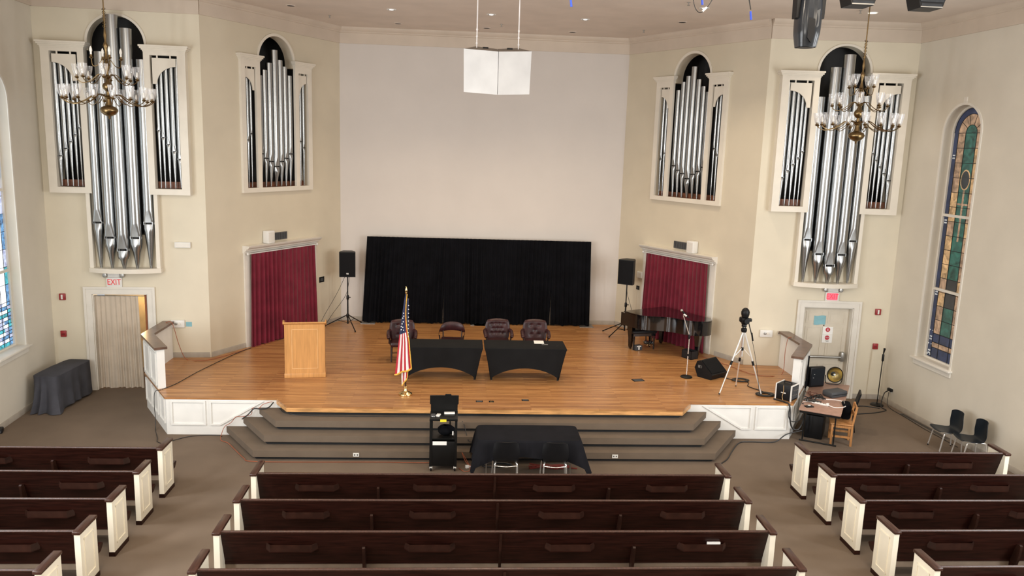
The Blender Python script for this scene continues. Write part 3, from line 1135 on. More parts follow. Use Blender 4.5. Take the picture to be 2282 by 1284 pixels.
def make_pew(L, racks, brackets, full, label, d=.47):
    t = thing('church_pew', label, 'pew', (0, 0, 0), 0, 'wooden church pews')
    for s in (-1, 1):
        x0, x1 = sorted((s * (L / 2), s * (L / 2 - .075)))
        e = MB().box(x0, x1, 0, d, .065, .815, PEWEND).build('end_panel', t)
        xo = s * L / 2
        mb = MB()
        a, b = sorted((xo - s * .002, xo + s * .012))
        poly = [(.085, .16), (d - .085, .16), (d - .085, .72), (.085, .72)]
        for (y0, z0, y1, z1) in ((.085, .16, d - .085, .185), (.085, .695, d - .085, .72), (.085, .16, .11, .72), (d - .11, .16, d - .085, .72)):
            mb.box(a, b, y0, y1, z0, z1, PEWEND)
        mb.build('panel_moulding', e)
        a, b = sorted((xo - s * .092, xo + s * .014))
        MB().box(a, b, -.025, d + .02, .815, .86, PEWCAP, .012).build('cap_rail', t)
        a, b = sorted((xo - s * .08, xo + s * .008))
        MB().box(a, b, -.006, d + .006, 0, .065, PEW).build('base_block', t)
    xi = L / 2 - .075
    # back board leaning, top at the rear
    yb = lambda z: .045 + (.83 - z) / .53 * .17
    mb = MB().prism([(yb(.82), .82), (yb(.82) + .03, .82), (yb(.30) + .03, .30), (yb(.30), .30)], -xi, xi, PEW, 'x')
    mb.build('backrest', t)
    MB().tube([(-xi, yb(.83) + .012, .832), (xi, yb(.83) + .012, .832)], .019, PEWCAP, 10).build('top_rail', t)
    MB().prism([(.2, .34), (.2, .305), (.60, .345), (.615, .365), (.60, .385)], -xi - .0, xi + .0, PEW, 'x').build('seat', t)
    MB().prism([(.215, .21), (.235, .21), (.235, .31), (.215, .305)], -xi, xi, TANSEAT, 'x').build('seat_rail', t)
    for s in (-1, 1):
        a, b = sorted((s * (L / 2 - .005), s * (L / 2 - .075)))
        MB().prism([(d, .30), (d, .40), (.60, .395), (.615, .37), (.54, .30)], a, b, PEW, 'x').build('seat_end', t)
    for x in racks:
        mb = MB()
        y0 = yb(.6)
        path = [(-.335, .0), (-.265, -.085), (.265, -.085), (.335, 0)]
        inn = [(.32, .0), (.258, -.072), (-.258, -.072), (-.32, 0)]
        mb.prism([(x + a, y0 + b) for a, b in path + inn], .565, .655, PEWRACK)
        mb.prism([(x + a, y0 + b) for a, b in path], .555, .567, PEW)
        mb.build('hymnal_rack', t)
    for x in brackets:
        MB().prism([(yb(.31) + .005, .30), (yb(.6) + .005, .60), (yb(.6) - .05, .615), (yb(.6) - .075, .60), (yb(.45) - .11, .45), (yb(.31) - .12, .30)], x - .018, x + .018, PEWRACK, 'x').build('bracket', t)
        MB().box(x - .02, x + .02, .12, .5, 0, .30, PEW).build('support_leg', t)
    if full:
        MB().prism([(yb(.31) + .005, .0), (yb(.8) + .005, .80), (yb(.8) - .022, .80), (yb(.31) - .05, .30), (yb(.31) - .05, .0)], -.018, .018, PEWRACK, 'x').build('centre_joint', t)
    return t


ords = ('front', 'second', 'third', 'fourth', 'fifth')
cp = None
for k, y in enumerate((11.47, 10.56, 9.63, 8.70)):
    lab = 'dark wooden pew with white ends, %s row of the wide centre block%s' % (ords[k], ', nearest the steps' if k == 0 else '')
    if cp is None:
        cp = make_pew(7.37, (-2.72, -.93, .93, 2.72), (-1.79, 1.79), True, lab, .49)
        cp.location = (0, y, 0)
    else:
        dup(cp, (0, y, 0), 0, lab)
sp_ = None
for k, y in enumerate((12.46, 11.52, 10.585, 9.65, 8.71)):
    for s, nm in ((-1, 'left'), (1, 'right')):
        lab = 'dark wooden pew with white ends, %s row of the %s side block' % (ords[k], nm)
        xc = s * (5.34 + 8.97) / 2
        if sp_ is None:
            sp_ = make_pew(8.97 - 5.34, (-.92, .92), (0.06,), False, lab, .45)
            sp_.location = (xc, y, 0)
        else:
            dup(sp_, (xc, y, 0), 0, lab)

o = MB().prism([(-.09, -.012), (.09, -.012), (.09, .012), (-.09, .012)], .0, .105, PAPER).build('booklet', None, (2.87, 9.63 + .119 - .045, .568), 0)
tag(o, 'white booklet sticking out of a rack on the third centre pew, far right', 'booklet')

# ================================================================== DRAPES AND CURTAINS


def pleats(x0t, x1t, x0b, x1b, z0, z1, y, amp, n, seed, m, nu=None, t=.006, hem=.0):
    rnd = random.Random(seed)
    nu = nu or n * 8
    ph = [rnd.uniform(-.6, .6) for _ in range(n + 2)]
    am = [rnd.uniform(.55, 1.15) for _ in range(n + 2)]
    dr = [rnd.uniform(-.5, .5) for _ in range(n + 2)]

    def fn(u, v):
        c = u * n
        i = int(c)
        f = c - i
        p_ = ph[i] * (1 - f) + ph[i + 1] * f
        a_ = am[i] * (1 - f) + am[i + 1] * f
        d_ = dr[i] * (1 - f) + dr[i + 1] * f
        wv = math.sin(2 * PI * c + p_ + d_ * (1 - v) * 1.5) + .35 * math.sin(4 * PI * c * .47 + seed + p_ * 2)
        x = (x0b + (x1b - x0b) * u) * (1 - v) + (x0t + (x1t - x0t) * u) * v
        k = .35 + .65 * (1 - v) ** .5
        return (x, y + amp * a_ * wv * k, z0 + hem * math.sin(c * 2.1 + seed) * (1 - v) + (z1 - z0) * v)
    return MB().grid(fn, nu, 10, m, True, t)


YD = 22.22
for s, nm in ((-1, 'left'), (1, 'right')):
    t = thing('pipe_and_drape', 'tall black drape on a pipe frame behind the tables, %s half' % nm, 'drape', (0, YD, HS), 0, 'black stage drapes')
    xt = 3.19 if s < 0 else 3.10
    xb = 3.33 if s < 0 else 3.16
    sp1 = -1.06 if s < 0 else 2.02
    H = 2.455
    mb = MB().tube([(s * .02, 0, H - .02), (s * xt, 0, H - .02)], .022, BLKM, 8)
    mb.build('crossbar', t)
    for x in (s * .05, s * (xt - .03)):
        MB().tube([(x, .03, .02), (x, .03, H)], .024, ALU if x == 0 else BLKM, 8).build('upright', t)
        MB().box(x - .2 if s * x > 1 else x - .21, x + .2, -.18, .22, .0, .012, STEEL).build('base_plate', t)
    if s < 0:
        ed = [(-xt, -1.0, -xb, -1.075), (-1.06, .03, -1.03, .03)]
    else:
        ed = [(-.03, 2.05, -.03, 1.985), (1.99, xt, 2.03, xb)]
    for i, (a, b, c, d) in enumerate(ed):
        pleats(a, b, c, d, .03, H + .01, -.035 - .012 * i - (.006 if s > 0 else 0), .032, max(7, int((b - a) * 9)), 3 + i + s, BLACKCLOTH, hem=.015).build('drape_panel', t)

for side in 'LR':
    mx = FR['ang' + side][2]
    t = on_wall('ang' + side, 2.40, .12, HS, 'doorway_curtain', 'burgundy curtain hanging over the %s' % ('left doorway, behind the lectern' if side == 'L' else 'right doorway, behind the piano'), 'curtain', 'burgundy curtains')
    a = 1.16 if side == 'L' else 1.12
    pleats(-a, a, -a * 1.06, a * 1.06, .01, 2.30, 0, .046, 16, 11 if side == 'L' else 23, REDCL, 200, hem=.012).build('curtain_cloth', t)
    mb = MB().tube([(-1.26, -.01, 2.31), (1.26, -.01, 2.31)], .014, WPLAS, 8)
    for x in (-1.26, 1.26):
        mb.lathe([(.01, -.03), (.028, -.01), (.028, .01), (.01, .03)], WPLAS, 10, (x, -.01, 2.31))
        mb.box(x * .97 - .01, x * .97 + .01, -.115, .0, 2.295, 2.32, WPLAS)
    mb.build('curtain_rod', t)

t = on_wall('outL', 1.99, -.06, 0, 'doorway_curtain', 'beige curtain filling the exit doorway at the left', 'curtain')
pleats(-.42, .56, -.46, .57, .03, 2.19, 0, .034, 9, 5, BEIGECL, 130, hem=.01).build('curtain_cloth', t)
MB().tube([(-.56, 0, 2.195), (.575, 0, 2.195)], .010, STEEL, 8).build('curtain_rod', t)

# little things over the cornices
for side in 'LR':
    nm = 'left' if side == 'L' else 'right'
    mx = FR['ang' + side][2]
    t = on_wall('ang' + side, 2.93, .10, 3.271, 'wall_speaker', 'small white speaker standing on the cornice over the %s red curtain' % nm, 'speaker')
    mb = MB().box(-.12, .12, -.09, .09, 0, .31, WPLAS, .02)
    mb.build('cabinet', t)
    mb = MB()
    for k in range(9):
        mb.box(-.095, .095, .088, .094, .03 + .028 * k, .045 + .028 * k, WHITE)
    mb.build('grille', t)
    t = on_wall('ang' + side, 2.46, .02, 3.31, 'return_vent', 'dark grey metal grille on the wall beside the %s cornice speaker' % nm, 'vent')
    mb = MB().box(-.26, .26, -.018, .01, 0, .19, GREYP)
    mb.build('backing', t)
    mb = MB()
    for k in range(6):
        mb.box(-.245 + .085 * k, -.18 + .085 * k, .009, .022, .015, .175, GREYD)
    mb.build('grille', t)

# ================================================================== LOUDSPEAKERS ON STANDS


def speaker_stand(x, y, angs, label, h=1.43):
    t = thing('speaker_stand', label, 'stand', (x, y, HS), 0, 'tripod speaker stands')
    MB().tube([(0, 0, .10), (0, 0, .85)], .021, BLKM, 10).tube([(0, 0, .85), (0, 0, h)], .016, BLKM, 10).build('pole', t)
    MB().lathe([(.03, .78), (.036, .80), (.036, .88), (.028, .90)], BLKM, 10).tube([(.03, 0, .84), (.08, .0, .84)], .012, BLKM, 6).build('collar', t)
    MB().lathe([(.03, .27), (.042, .29), (.042, .36), (.03, .38)], BLKM, 10).build('leg_hub', t)
    for a in angs:
        c, s = math.cos(R(a)), math.sin(R(a))
        r = .62
        l = MB().tube([(.03 * c, .03 * s, .34), (r * c, r * s, .025)], .014, BLKM, 8).build('leg', t)
        MB().tube([(.30 * c, .30 * s, .195), (.02 * c, .02 * s, .13)], .007, BLKM, 6).build('brace', l)
        MB().tube([(r * c * .985, r * s * .985, .035), (r * c * 1.02, r * s * 1.02, .0095)], .019, BLKP, 8).build('rubber_foot', l)
    return t


def pa_speaker(x, y, z, rz, label, logo):
    t = thing('loudspeaker', label, 'loudspeaker', (x, y, z), rz, 'loudspeakers on stands')
    pl = [(-.215, -.17), (.215, -.17), (.20, .03), (.12, .20), (-.12, .20), (-.20, .03)]
    MB().prism(pl, 0, .68, BLKP).build('cabinet', t)
    mb = MB()
    pl = [(-.20, -.171)] + [(-.20 + .4 * i / 10, -.185 - .012 * math.sin(PI * i / 10)) for i in range(11)] + [(.20, -.171)]
    mb.prism(pl, .02, .66, GRILLE)
    mb.build('grille', t)
    MB().lathe([(.018, 0), (.018, .05)], BLKP, 10, (0, 0, -.05)).build('pole_socket', t)
    if logo:
        mb = MB()
        mb.mx = Matrix.Translation((0, -.199, .095)) @ Matrix.Rotation(PI, 4, 'Z')
        mb.box(-.03, -.008, 0, .004, -.02, .02, WPLAS).box(.0, .026, 0, .004, .0, .02, WPLAS).prism([(-.002, .0), (.026, .0), (.012, -.022)], 0, .004, WPLAS, 'y')
        mb.build('badge', t)
    return t


speaker_stand(-3.65, 21.60, (-64, 62, 176), 'black tripod stand carrying the loudspeaker left of the black drapes')
pa_speaker(-3.65, 21.60, HS + 1.43 - .0, R(6), 'black loudspeaker on a stand left of the black drapes', True)
speaker_stand(4.0, 21.28, (218, 150, -12), 'black tripod stand behind the piano carrying the right loudspeaker')
pa_speaker(4.0, 21.28, HS + 1.43, R(-32), 'black loudspeaker on a stand right of the black drapes, behind the piano', False)
cord('speaker_cable', 'thin cable dropping from the left loudspeaker to the floor, nearer the wall', [(-3.72, 21.72, 2.2), (-3.95, 21.7, 1.7), (-4.22, 21.5, 1.2), (-4.45, 21.3, HS + .012), (-4.62, 20.9, HS + .012)], .006)
cord('speaker_cable', 'thin cable looping from the left speaker stand to the floor, nearer the pole', [(-3.62, 21.72, 2.15), (-3.68, 21.72, 1.75), (-3.8, 21.6, 1.5), (-4.05, 21.45, 1.15), (-4.28, 21.2, HS + .012), (-4.4, 20.7, HS + .012)], .006)
cord('speaker_cable', 'thin cable hanging down beside the right speaker stand pole', [(4.03, 21.42, 2.2), (4.05, 21.4, 1.9), (4.16, 21.3, 1.5), (4.2, 21.1, 1.1), (4.15, 20.95, HS + .012)], .006)

# ================================================================== LECTERN
t = thing('lectern', 'tall honey-oak lectern with an inlaid line border, left of the flag', 'lectern', (-3.89, 16.78, HS), R(8))
W2 = .42
MB().prism([(0, .0995), (.42, .0995), (.42, 1.055), (.0, 1.175)], -W2, W2, LECT, 'x').build('cabinet', t)
MB().box(-W2 - .012, W2 + .012, -.015, .43, 0, .10, LECT, .006).build('plinth', t)
mb = MB()
for x0, x1, a, b in ((-.27, .27, .20, .207), (-.27, .27, 1.063, 1.07), (-.27, -.263, .20, 1.07), (.263, .27, .20, 1.07)):
    mb.box(x0, x1, -.004, .0005, a, b, LECTL)
for x in (-W2 + .001, W2 - .031):
    mb.box(x, x + .03, -.006, .001, .10, 1.175, LECT)
mb.build('inlay_border', t)
MB().prism([(-.035, 1.205), (.0, 1.176), (.44, 1.05), (.45, 1.09), (-.035, 1.235)], -W2 - .03, W2 + .03, LECT, 'x').build('reading_top', t)
for s in (-1, 1):
    a, b = sorted((s * (W2 + .03), s * (W2 + .008)))
    MB().prism([(.0, 1.225), (.45, 1.09), (.45, 1.16), (.06, 1.262), (.0, 1.25)], a, b, LECT, 'x').build('side_lip', t)
a = t
o = MB().tube(spline([(.02, .3, 1.13), (.03, .2, 1.24), (.03, .12, 1.27)], 5), .006, BLKM, 6).build('gooseneck_microphone', t)

# ================================================================== FLAG
t = thing('flagpole', 'flagpole in a round brass floor base at the front of the stage', 'flagpole', (-1.66, 15.66, HS))
MB().lathe([(.135, 0), (.14, .012), (.135, .03), (.10, .05), (.05, .07), (.032, .10), (.028, .16), (.034, .165), (.034, .185), (.02, .19)], BRASS2, 28).build('base', t)
MB().tube([(0, 0, .18), (0, 0, 2.12)], .014, DKWOOD, 10).build('pole', t)
MB().lathe([(.016, 2.10), (.024, 2.115), (.016, 2.13), (.026, 2.16), (.018, 2.20), (.004, 2.245)], BRASS2, 12).build('finial', t)
t = thing('flag', 'gold-fringed American flag hanging in folds on the pole at the stage front', 'flag', (-1.66, 15.66, HS))


def flag_fn(u, v):
    # v 0 top .. 1 bottom ; u 0 fly side (left) .. 1 right
    z = 2.10 - v * (1.66 - .12 * (u if v > .5 else u)) + 0
    xl = -.012 - .20 * v ** .85
    xr = .012 + .10 * v ** 1.6 + (-.035 * math.sin(PI * min(1, v * 1.6)) if v < .62 else 0)
    x = xl + (xr - xl) * u
    y = -.035 - .045 * v * math.sin(u * 3.0 * PI + .5) - .03 * math.sin(PI * u)
    return (x, y, z)


def fpick(i, j):
    if j < 15 and i < 12:
        return FBLUE
    return FRED if (i // 2) % 2 == 0 else FWHITE


MB().grid(flag_fn, 14, 30, FWHITE, True, .006, fpick).build('flag_cloth', t)
mb = MB()


def back_fn(u, v):
    z = 2.0 - v * 1.80 + .16 * u * v
    x = .0 + (-.10 * v) + u * (.05 + .10 * v)
    if v > .85:
        x = x * (1 - (v - .85) * 2.2) - .04 * (v - .85)
    return (x, -.018 + .03 * math.sin(u * 2 * PI) * v, z)


MB().grid(back_fn, 8, 30, FWHITE, True, .006, lambda i, j: FBLUE if j < 14 else (FRED if (i // 2) % 2 else FWHITE)).build('flag_cloth', t)
mb = MB()
edge = [Vector(flag_fn(1, k / 30)) + Vector((.004, -.012, 0)) for k in range(31)]
bot = [Vector(flag_fn(1 - k / 14, 1)) + Vector((0, -.012, 0)) for k in range(15)]
mb.tube(edge, .013, GOLDFR, 5)
mb.tube(bot, .018, GOLDFR, 5)
mb.tube([Vector(back_fn(0 + k / 8, 1)) + Vector((0, -.006, -.004)) for k in range(9)], .014, GOLDFR, 5)
mb.tube([Vector(back_fn(1, .8 + k / 40)) + Vector((.004, -.006, 0)) for k in range(9)], .012, GOLDFR, 5)
mb.build('gold_fringe', t)
def star(p, r):
    st5 = [(p.x + (r if q % 2 == 0 else r * .45) * math.sin(q * PI / 5), p.z + (r if q % 2 == 0 else r * .45) * math.cos(q * PI / 5)) for q in range(10)]
    MB().prism(st5, p.y - .002, p.y + .002, FWHITE, 'y').build('star', t)


for u, v in [(.18, .44), (.40, .42), (.25, .37), (.48, .35), (.3, .30), (.55, .46), (.14, .40), (.55, .28), (.42, .24)]:
    star(Vector(flag_fn(u, v)) + Vector((0, -.012, 0)), .017)
for k in range(9):
    star(Vector(back_fn(.93, .08 + .048 * k)) + Vector((.004, -.022, 0)), .015)

# ================================================================== STAGE TABLES AND CHAIRS


def covered_table(x, label):
    t = thing('covered_table', label, 'table', (x, 17.03, HS), 0, 'tables in stretch covers')
    L, D, H = 1.80, .76, .745
    mb = MB().box(-L / 2, L / 2, -D / 2, D / 2, H - .035, H, SPANDEX, .012)
    # front and back skirts: waisted sides and an arched hem
    nu = 28

    def skirt(sy):
        def fn(u, v):
            q = 2 * u - 1
            hw = L / 2 - .175 * (1 - (v) ** 1.0) ** .75 + .02 * math.sin(PI * v)
            base = .43 * max(0, 1 - abs(q) ** 3.2) ** 1.0 * .93
            base = .30 * max(0, math.cos(q * PI / 2)) ** .62 if abs(q) < .93 else 0
            z = base + (H - .02 - base) * v
            hw2 = L / 2 - .15 * (1 - (z / H)) ** .8
            return (q * hw2, sy * (D / 2 - .09 * (1 - z / H) ** 1.2 * abs(q) ** 6 - .02 * (1 - z / H)), z)
        return fn

    def endskirt(sx):
        def fn(u, v):
            q = 2 * u - 1
            base = .22 * max(0, math.cos(q * PI / 2)) ** .7 if abs(q) < .9 else 0
            z = base + (H - .02 - base) * v
            return (sx * (L / 2 - .15 * (1 - z / H) ** .8), q * (D / 2 - .09 * (1 - z / H) ** 1.2 - .02 * (1 - z / H) * (1 - abs(q))), z)
        return fn
    for s in (-1, 1):
        mb.grid(skirt(s), nu, 10, SPANDEX, True, .004)
        mb.grid(endskirt(s), 14, 10, SPANDEX, True, .004)
    mb.build('stretch_cover', t)
    for sx in (-1, 1):
        for sy in (-1, 1):
            MB().tube([(sx * (L / 2 - .20), sy * (D / 2 - .14), H - .04), (sx * (L / 2 - .175), sy * (D / 2 - .115), .0)], .014, BLKM, 8).build('leg', t)
    return t


covered_table(-.965, 'table in a black stretch cover with an arched hem, beside the flag')
covered_table(.865, 'table in a black stretch cover with an arched hem and a paper on top')
o = MB().prism([(-.11, -.14), (.11, -.14), (.11, .14), (-.11, .14)], 0, .003, PAPER).build('paper_sheet', None, (1.20, 17.25, HS + .7465), R(-2))
tag(o, 'white sheet of paper lying on the right black stretch-covered table', 'paper')
o = MB().tube([(-.07, 0, .006), (.07, 0, .006)], .005, STEEL, 6).build('pen', None, (1.31, 17.02, HS + .7455), R(4))
tag(o, 'slim pen lying in front of the paper on the right covered table', 'pen')


def armchair(x, y, rz, kind, label):
    t = thing('armchair', label, 'armchair', (x, y, HS), rz, 'oxblood leather armchairs')
    MB().box(-.27, .27, -.27, .24, .36, .47, OXBLOOD, .035).build('seat', t)
    for sx in (-1, 1):
        for sy in (-1, 1):
            MB().tube([(sx * .24, sy * .22, .37), (sx * .245, sy * .235, .0)], [.026, .017], DKWOOD, 8).build('leg', t)
    MB().tube([(-.24, 0, .16), (.24, 0, .16)], .011, DKWOOD, 6).tube([(-.24, -.22, .16), (-.24, .22, .16)], .011, DKWOOD, 6).tube([(.24, -.22, .16), (.24, .22, .16)], .011, DKWOOD, 6).build('stretcher', t)
    if kind == 'low':
        # horseshoe back rail with open space under it
        pts = [(-.30, -.20, .62), (-.31, .0, .62), (-.285, .17, .66), (-.18, .25, .71), (0, .27, .73), (.18, .25, .71), (.285, .17, .66), (.31, 0, .62), (.30, -.20, .62)]
        pp = spline(pts, 5)
        mb = MB()

        def fn(u, v):
            k = u * (len(pp) - 1)
            i = min(int(k), len(pp) - 2)
            p = pp[i].lerp(pp[i + 1], k - i)
            a = 2 * PI * v
            c = max(0, 1 - (abs(2 * u - 1) * 1.8) ** 4)
            return (p.x + .0, p.y + .036 * math.cos(a), p.z + (.035 + .075 * c) * math.sin(a))
        mb.grid(fn, 40, 10, OXBLOOD)
        mb.build('back_rail', t)
        for sx in (-1, 1):
            MB().tube([(sx * .29, -.17, .60), (sx * .26, -.15, .42)], .017, DKWOOD, 8).build('arm_post', t)
            MB().tube([(sx * .23, .22, .66), (sx * .22, .20, .42)], .015, DKWOOD, 8).build('back_post', t)
    else:
        tuft = kind == 'tufted'
        btn = [(bx, bz) for r_, bz in enumerate((.58, .69, .80)) for bx in ((-.15, -.05, .05, .15) if r_ % 2 == 0 else (-.1, 0, .1))] if tuft else [(-.10, .78), (.10, .78), (0, .66), (-.09, .56), (.09, .56)]

        def fn(sgn):
            def f(u, v):
                q = 2 * u - 1
                z = .46 + v * .44
                wd = .27 + .03 * math.sin(PI * v) if v < .85 else .27 + .03 * math.sin(PI * .85) - (v - .85) * .25
                x = q * wd
                zz = z + (.02 * (1 - q * q) * v)
                y = .23 + .06 * v - .06 * q * q + 0
                th = .055 * (1 - abs(q) ** 6) * (1 - max(0, v - .9) * 9) + .008
                d = 0
                if sgn < 0:
                    for bx, bz in btn:
                        d += .026 * math.exp(-((x - bx) ** 2 + (zz - bz) ** 2) / .0009)
                return (x, y + sgn * th + d * (1 if sgn < 0 else 0), zz)
            return f
        mb = MB().grid(fn(-1), 28, 22, OXBLOOD).grid(fn(1), 14, 10, OXBLOOD)
        mb.build('backrest', t)
        mb = MB()
        for bx, bz in btn:
            mb.lathe([(.002, 0), (.012, .004), (.012, .01)], OXBLOOD, 8, (0, 0, 0))
            for v in mb.v[-24:]:
                pass
        for sx in (-1, 1):
            pts = [(sx * .27, .23, .66), (sx * .315, .10, .655), (sx * .32, -.08, .64), (sx * .315, -.20, .615), (sx * .30, -.235, .57)]
            MB().tube(spline(pts, 5), .042, OXBLOOD, 10).build('armrest', t)
            MB().tube(spline([(sx * .305, -.2, .60), (sx * .285, -.19, .5), (sx * .265, -.18, .40)], 4), .02, DKWOOD, 8).build('arm_post', t)
            if kind == 'studded':
                MB().box(min(sx * .28, sx * .315), max(sx * .28, sx * .315), -.18, .2, .42, .63, OXBLOOD, .012).build('arm_panel', t)
    return t


armchair(-1.93, 18.35, R(4), 'studded', 'oxblood leather armchair standing behind the flag, left of the covered tables')
armchair(-.76, 18.55, R(-3), 'low', 'oxblood leather armchair with a low open horseshoe back, behind the left covered table')
armchair(.35, 18.60, R(2), 'tufted', 'deep-buttoned oxblood leather armchair behind the gap between the covered tables')
armchair(1.25, 18.60, R(-2), 'smooth', 'oxblood leather armchair with few buttons, behind the paper on the right covered table')

# ================================================================== PIANO
dA = dAB
org = A
nin = Vector((-dAB.y * -1, 0, 0))
Xp = Vector((dAB.x, dAB.y, 0))                      # along the wall, away from the back corner
Yp = Vector((dAB.y, -dAB.x, 0))                     # into the hall
if Yp.x > 0:
    Yp = -Yp
Mp = Matrix(((Xp.x, Yp.x, 0, 0), (Xp.y, Yp.y, 0, 0), (0, 0, 1, 0), (0, 0, 0, 1)))


def wpt(s, tt):
    p = A + Xp * s + Yp * tt
    return p


pb = wpt(2.24, .28)
t = thing('grand_piano', 'black lacquered baby grand piano with its lid closed, by the right red curtain', 'piano', (pb.x, pb.y, HS))


def PP(lst):
    return [((Xp * a + Yp * b).x, (Xp * a + Yp * b).y) for a, b in lst]


curve = [(0, 1.36), (.30, 1.36), (.58, 1.33), (.74, 1.22), (.86, 1.05), (1.02, .88), (1.24, .77), (1.46, .70), (1.66, .60), (1.80, .42), (1.84, .24), (1.78, .08), (1.66, 0)]
sm = [(v.x, v.y) for v in spline([(a, b, 0) for a, b in curve[2:]], 6)]
outl = [(0, 0), (0, 1.36), (.30, 1.36)] + sm
MB().prism(PP(outl), .62, .955, BLKLAC, smooth=False).build('rim', t)
lid = [(-.02, -.015), (-.02, 1.375), (.30, 1.375)] + [(a + .012, b + .015) for a, b in sm] + [(1.66, -.015)]
MB().prism(PP(lid), .965, .99, BLKLAC).build('lid', t)
MB().prism(PP([(-.14, .0), (-.14, 1.36), (.0, 1.36), (.0, 0)]), .60, .70, BLKLAC).build('keybed', t)
MB().prism(PP([(-.13, .08), (-.13, 1.28), (-.02, 1.28), (-.02, .08)]), .70, .72, PAPER).build('keyboard', t)
for b0 in (0, 1.28):
    MB().prism(PP([(-.14, b0), (-.14, b0 + .08), (0, b0 + .08), (0, b0)]), .70, .94, BLKLAC).build('key_block', t)
for a, b in ((.12, .14), (.12, 1.22), (1.56, .30)):
    p = Xp * a + Yp * b
    mb = MB().lathe([(.035, .04), (.055, .08), (.065, .30), (.09, .48), (.105, .52), (.105, .60), (.13, .622)], BLKLAC, 4, (p.x, p.y, 0), smooth=False)
    mb.mx = Matrix.Identity(4)
    o = mb.build('leg', t)
    MB().lathe([(.012, 0), (.03, .01), (.03, .03), (.012, .045)], BRASS, 10, (p.x, p.y, 0)).build('castor', o)
p = Xp * .22 + Yp * .68
mb = MB().tube([(p.x - .07, p.y, .16), (p.x - .1, p.y, .62)], .016, BLKLAC, 8).tube([(p.x + .07, p.y, .16), (p.x + .1, p.y, .62)], .016, BLKLAC, 8)
mb.box(p.x - .13, p.x + .13, p.y - .07, p.y + .07, .10, .17, BLKLAC, .015)
o = mb.build('pedal_lyre', t)
for q in (-.07, 0, .07):
    MB().box(p.x + q - .012, p.x + q + .012, p.y - .16, p.y - .07, .09, .105, BRASS2, .004).build('pedal', o)
pb = wpt(2.46, 1.20)
t = thing('piano_bench', 'black padded piano bench pushed against the curved side of the piano', 'bench', (pb.x + .0, pb.y, HS), R(12))
MB().box(-.34, .34, -.17, .17, .43, .50, BLKP, .02).build('seat', t)
MB().box(-.31, .31, -.14, .14, .36, .43, BLKLAC).build('apron', t)
for sx in (-1, 1):
    for sy in (-1, 1):
        MB().tube([(sx * .28, sy * .12, .37), (sx * .285, sy * .125, 0)], [.03, .02], BLKLAC, 4).build('leg', t)
pb = wpt(2.62, 1.38)
t = thing('small_box', 'small black box with white tape on the floor under the piano bench', 'box', (4.0, 19.58, HS), R(20))
MB().box(-.10, .10, -.07, .07, 0, .13, GREYD, .01).build('body', t)
MB().box(-.02, .02, -.073, -.0695, .02, .13, WPLAS).box(-.06, .06, -.073, -.0695, .10, .125, WPLAS).build('tape', t)
t = thing('small_crate', 'small dark grey crate on the floor beside the tail leg of the piano', 'crate', (5.16, 18.86, HS), R(-60))
MB().box(-.16, .16, -.12, .12, 0, .02, DKBOX).box(-.16, .16, -.12, -.105, 0, .2, DKBOX).box(-.16, .16, .105, .12, 0, .2, DKBOX).box(-.16, -.145, -.12, .12, 0, .2, DKBOX).box(.145, .16, -.12, .12, 0, .2, DKBOX).build('body', t)
MB().box(-.10, .06, -.09, .08, .021, .17, BLKP, .02).build('contents', t)

# ================================================================== MICROPHONE STANDS, WEDGE, TRIPOD
t = thing('microphone_stand', 'chrome microphone stand with a round black base at the right of the stage', 'microphone stand', (4.60, 17.17, HS))
MB().lathe([(.13, 0), (.135, .012), (.12, .03), (.03, .045), (.018, .06)], BLKM, 24).build('base', t)
MB().tube([(0, 0, .05), (.005, 0, .95)], .012, CHROME, 10).build('pole', t)
MB().lathe([(.022, .90), (.026, .92), (.026, .98), (.02, 1.0)], BLKP, 10).build('clutch', t)
MB().lathe([(.018, .50), (.02, .51), (.018, .55)], BLKP, 10).build('collar', t)
MB().tube([(.02, 0, .90), (0, 0, .98), (-.16, .04, 1.43)], .009, CHROME, 8).build('boom', t)
t = thing('microphone', 'handheld microphone with a silver ball head clipped on the chrome stand', 'microphone', (4.44, 17.21, HS + 1.43))
MB().tube([(.12, -.02, -.05), (-.03, 0, .10)], [.014, .021], BLKP, 10).build('handle', t)
mb = MB().lathe([(.004, -.032), (.022, -.024), (.033, 0), (.024, .024), (.004, .033)], STEEL, 12, (-.045, .0, .115)).build('ball_grille', t)
MB().tube([(.01, -.005, .035), (.07, -.02, -.01)], .022, WPLAS, 8).build('clip', t)

t = thing('floor_monitor', 'black wedge-shaped floor monitor speaker behind the tripod', 'loudspeaker', (5.2, 17.27, HS), R(36))
prof = [(-.20, .0), (.16, .0), (.26, .20), (.20, .36), (.10, .40), (-.24, .12)]
MB().prism(prof, -.28, .28, BLKP, 'x').build('cabinet', t)
mb = MB()
a, b = Vector((-.215, .145)), Vector((.08, .385))
d = (b - a).normalized()
n = Vector((-d.y, d.x)) * .012
mb.prism([tuple(a), tuple(b), tuple(b + n), tuple(a + n)], -.26, .26, GRILLE, 'x')
mb.build('grille', t)
mb = MB().box(-.285, -.279, .06, .16, .22, .28, GREYP)
mb.box(-.286, -.281, .07, .10, .225, .275, BLKM).lathe([(.02, 0), (.02, .004)], BLKM, 8, (-.1, -.1, -.0))
mb.build('handle_cup', t)

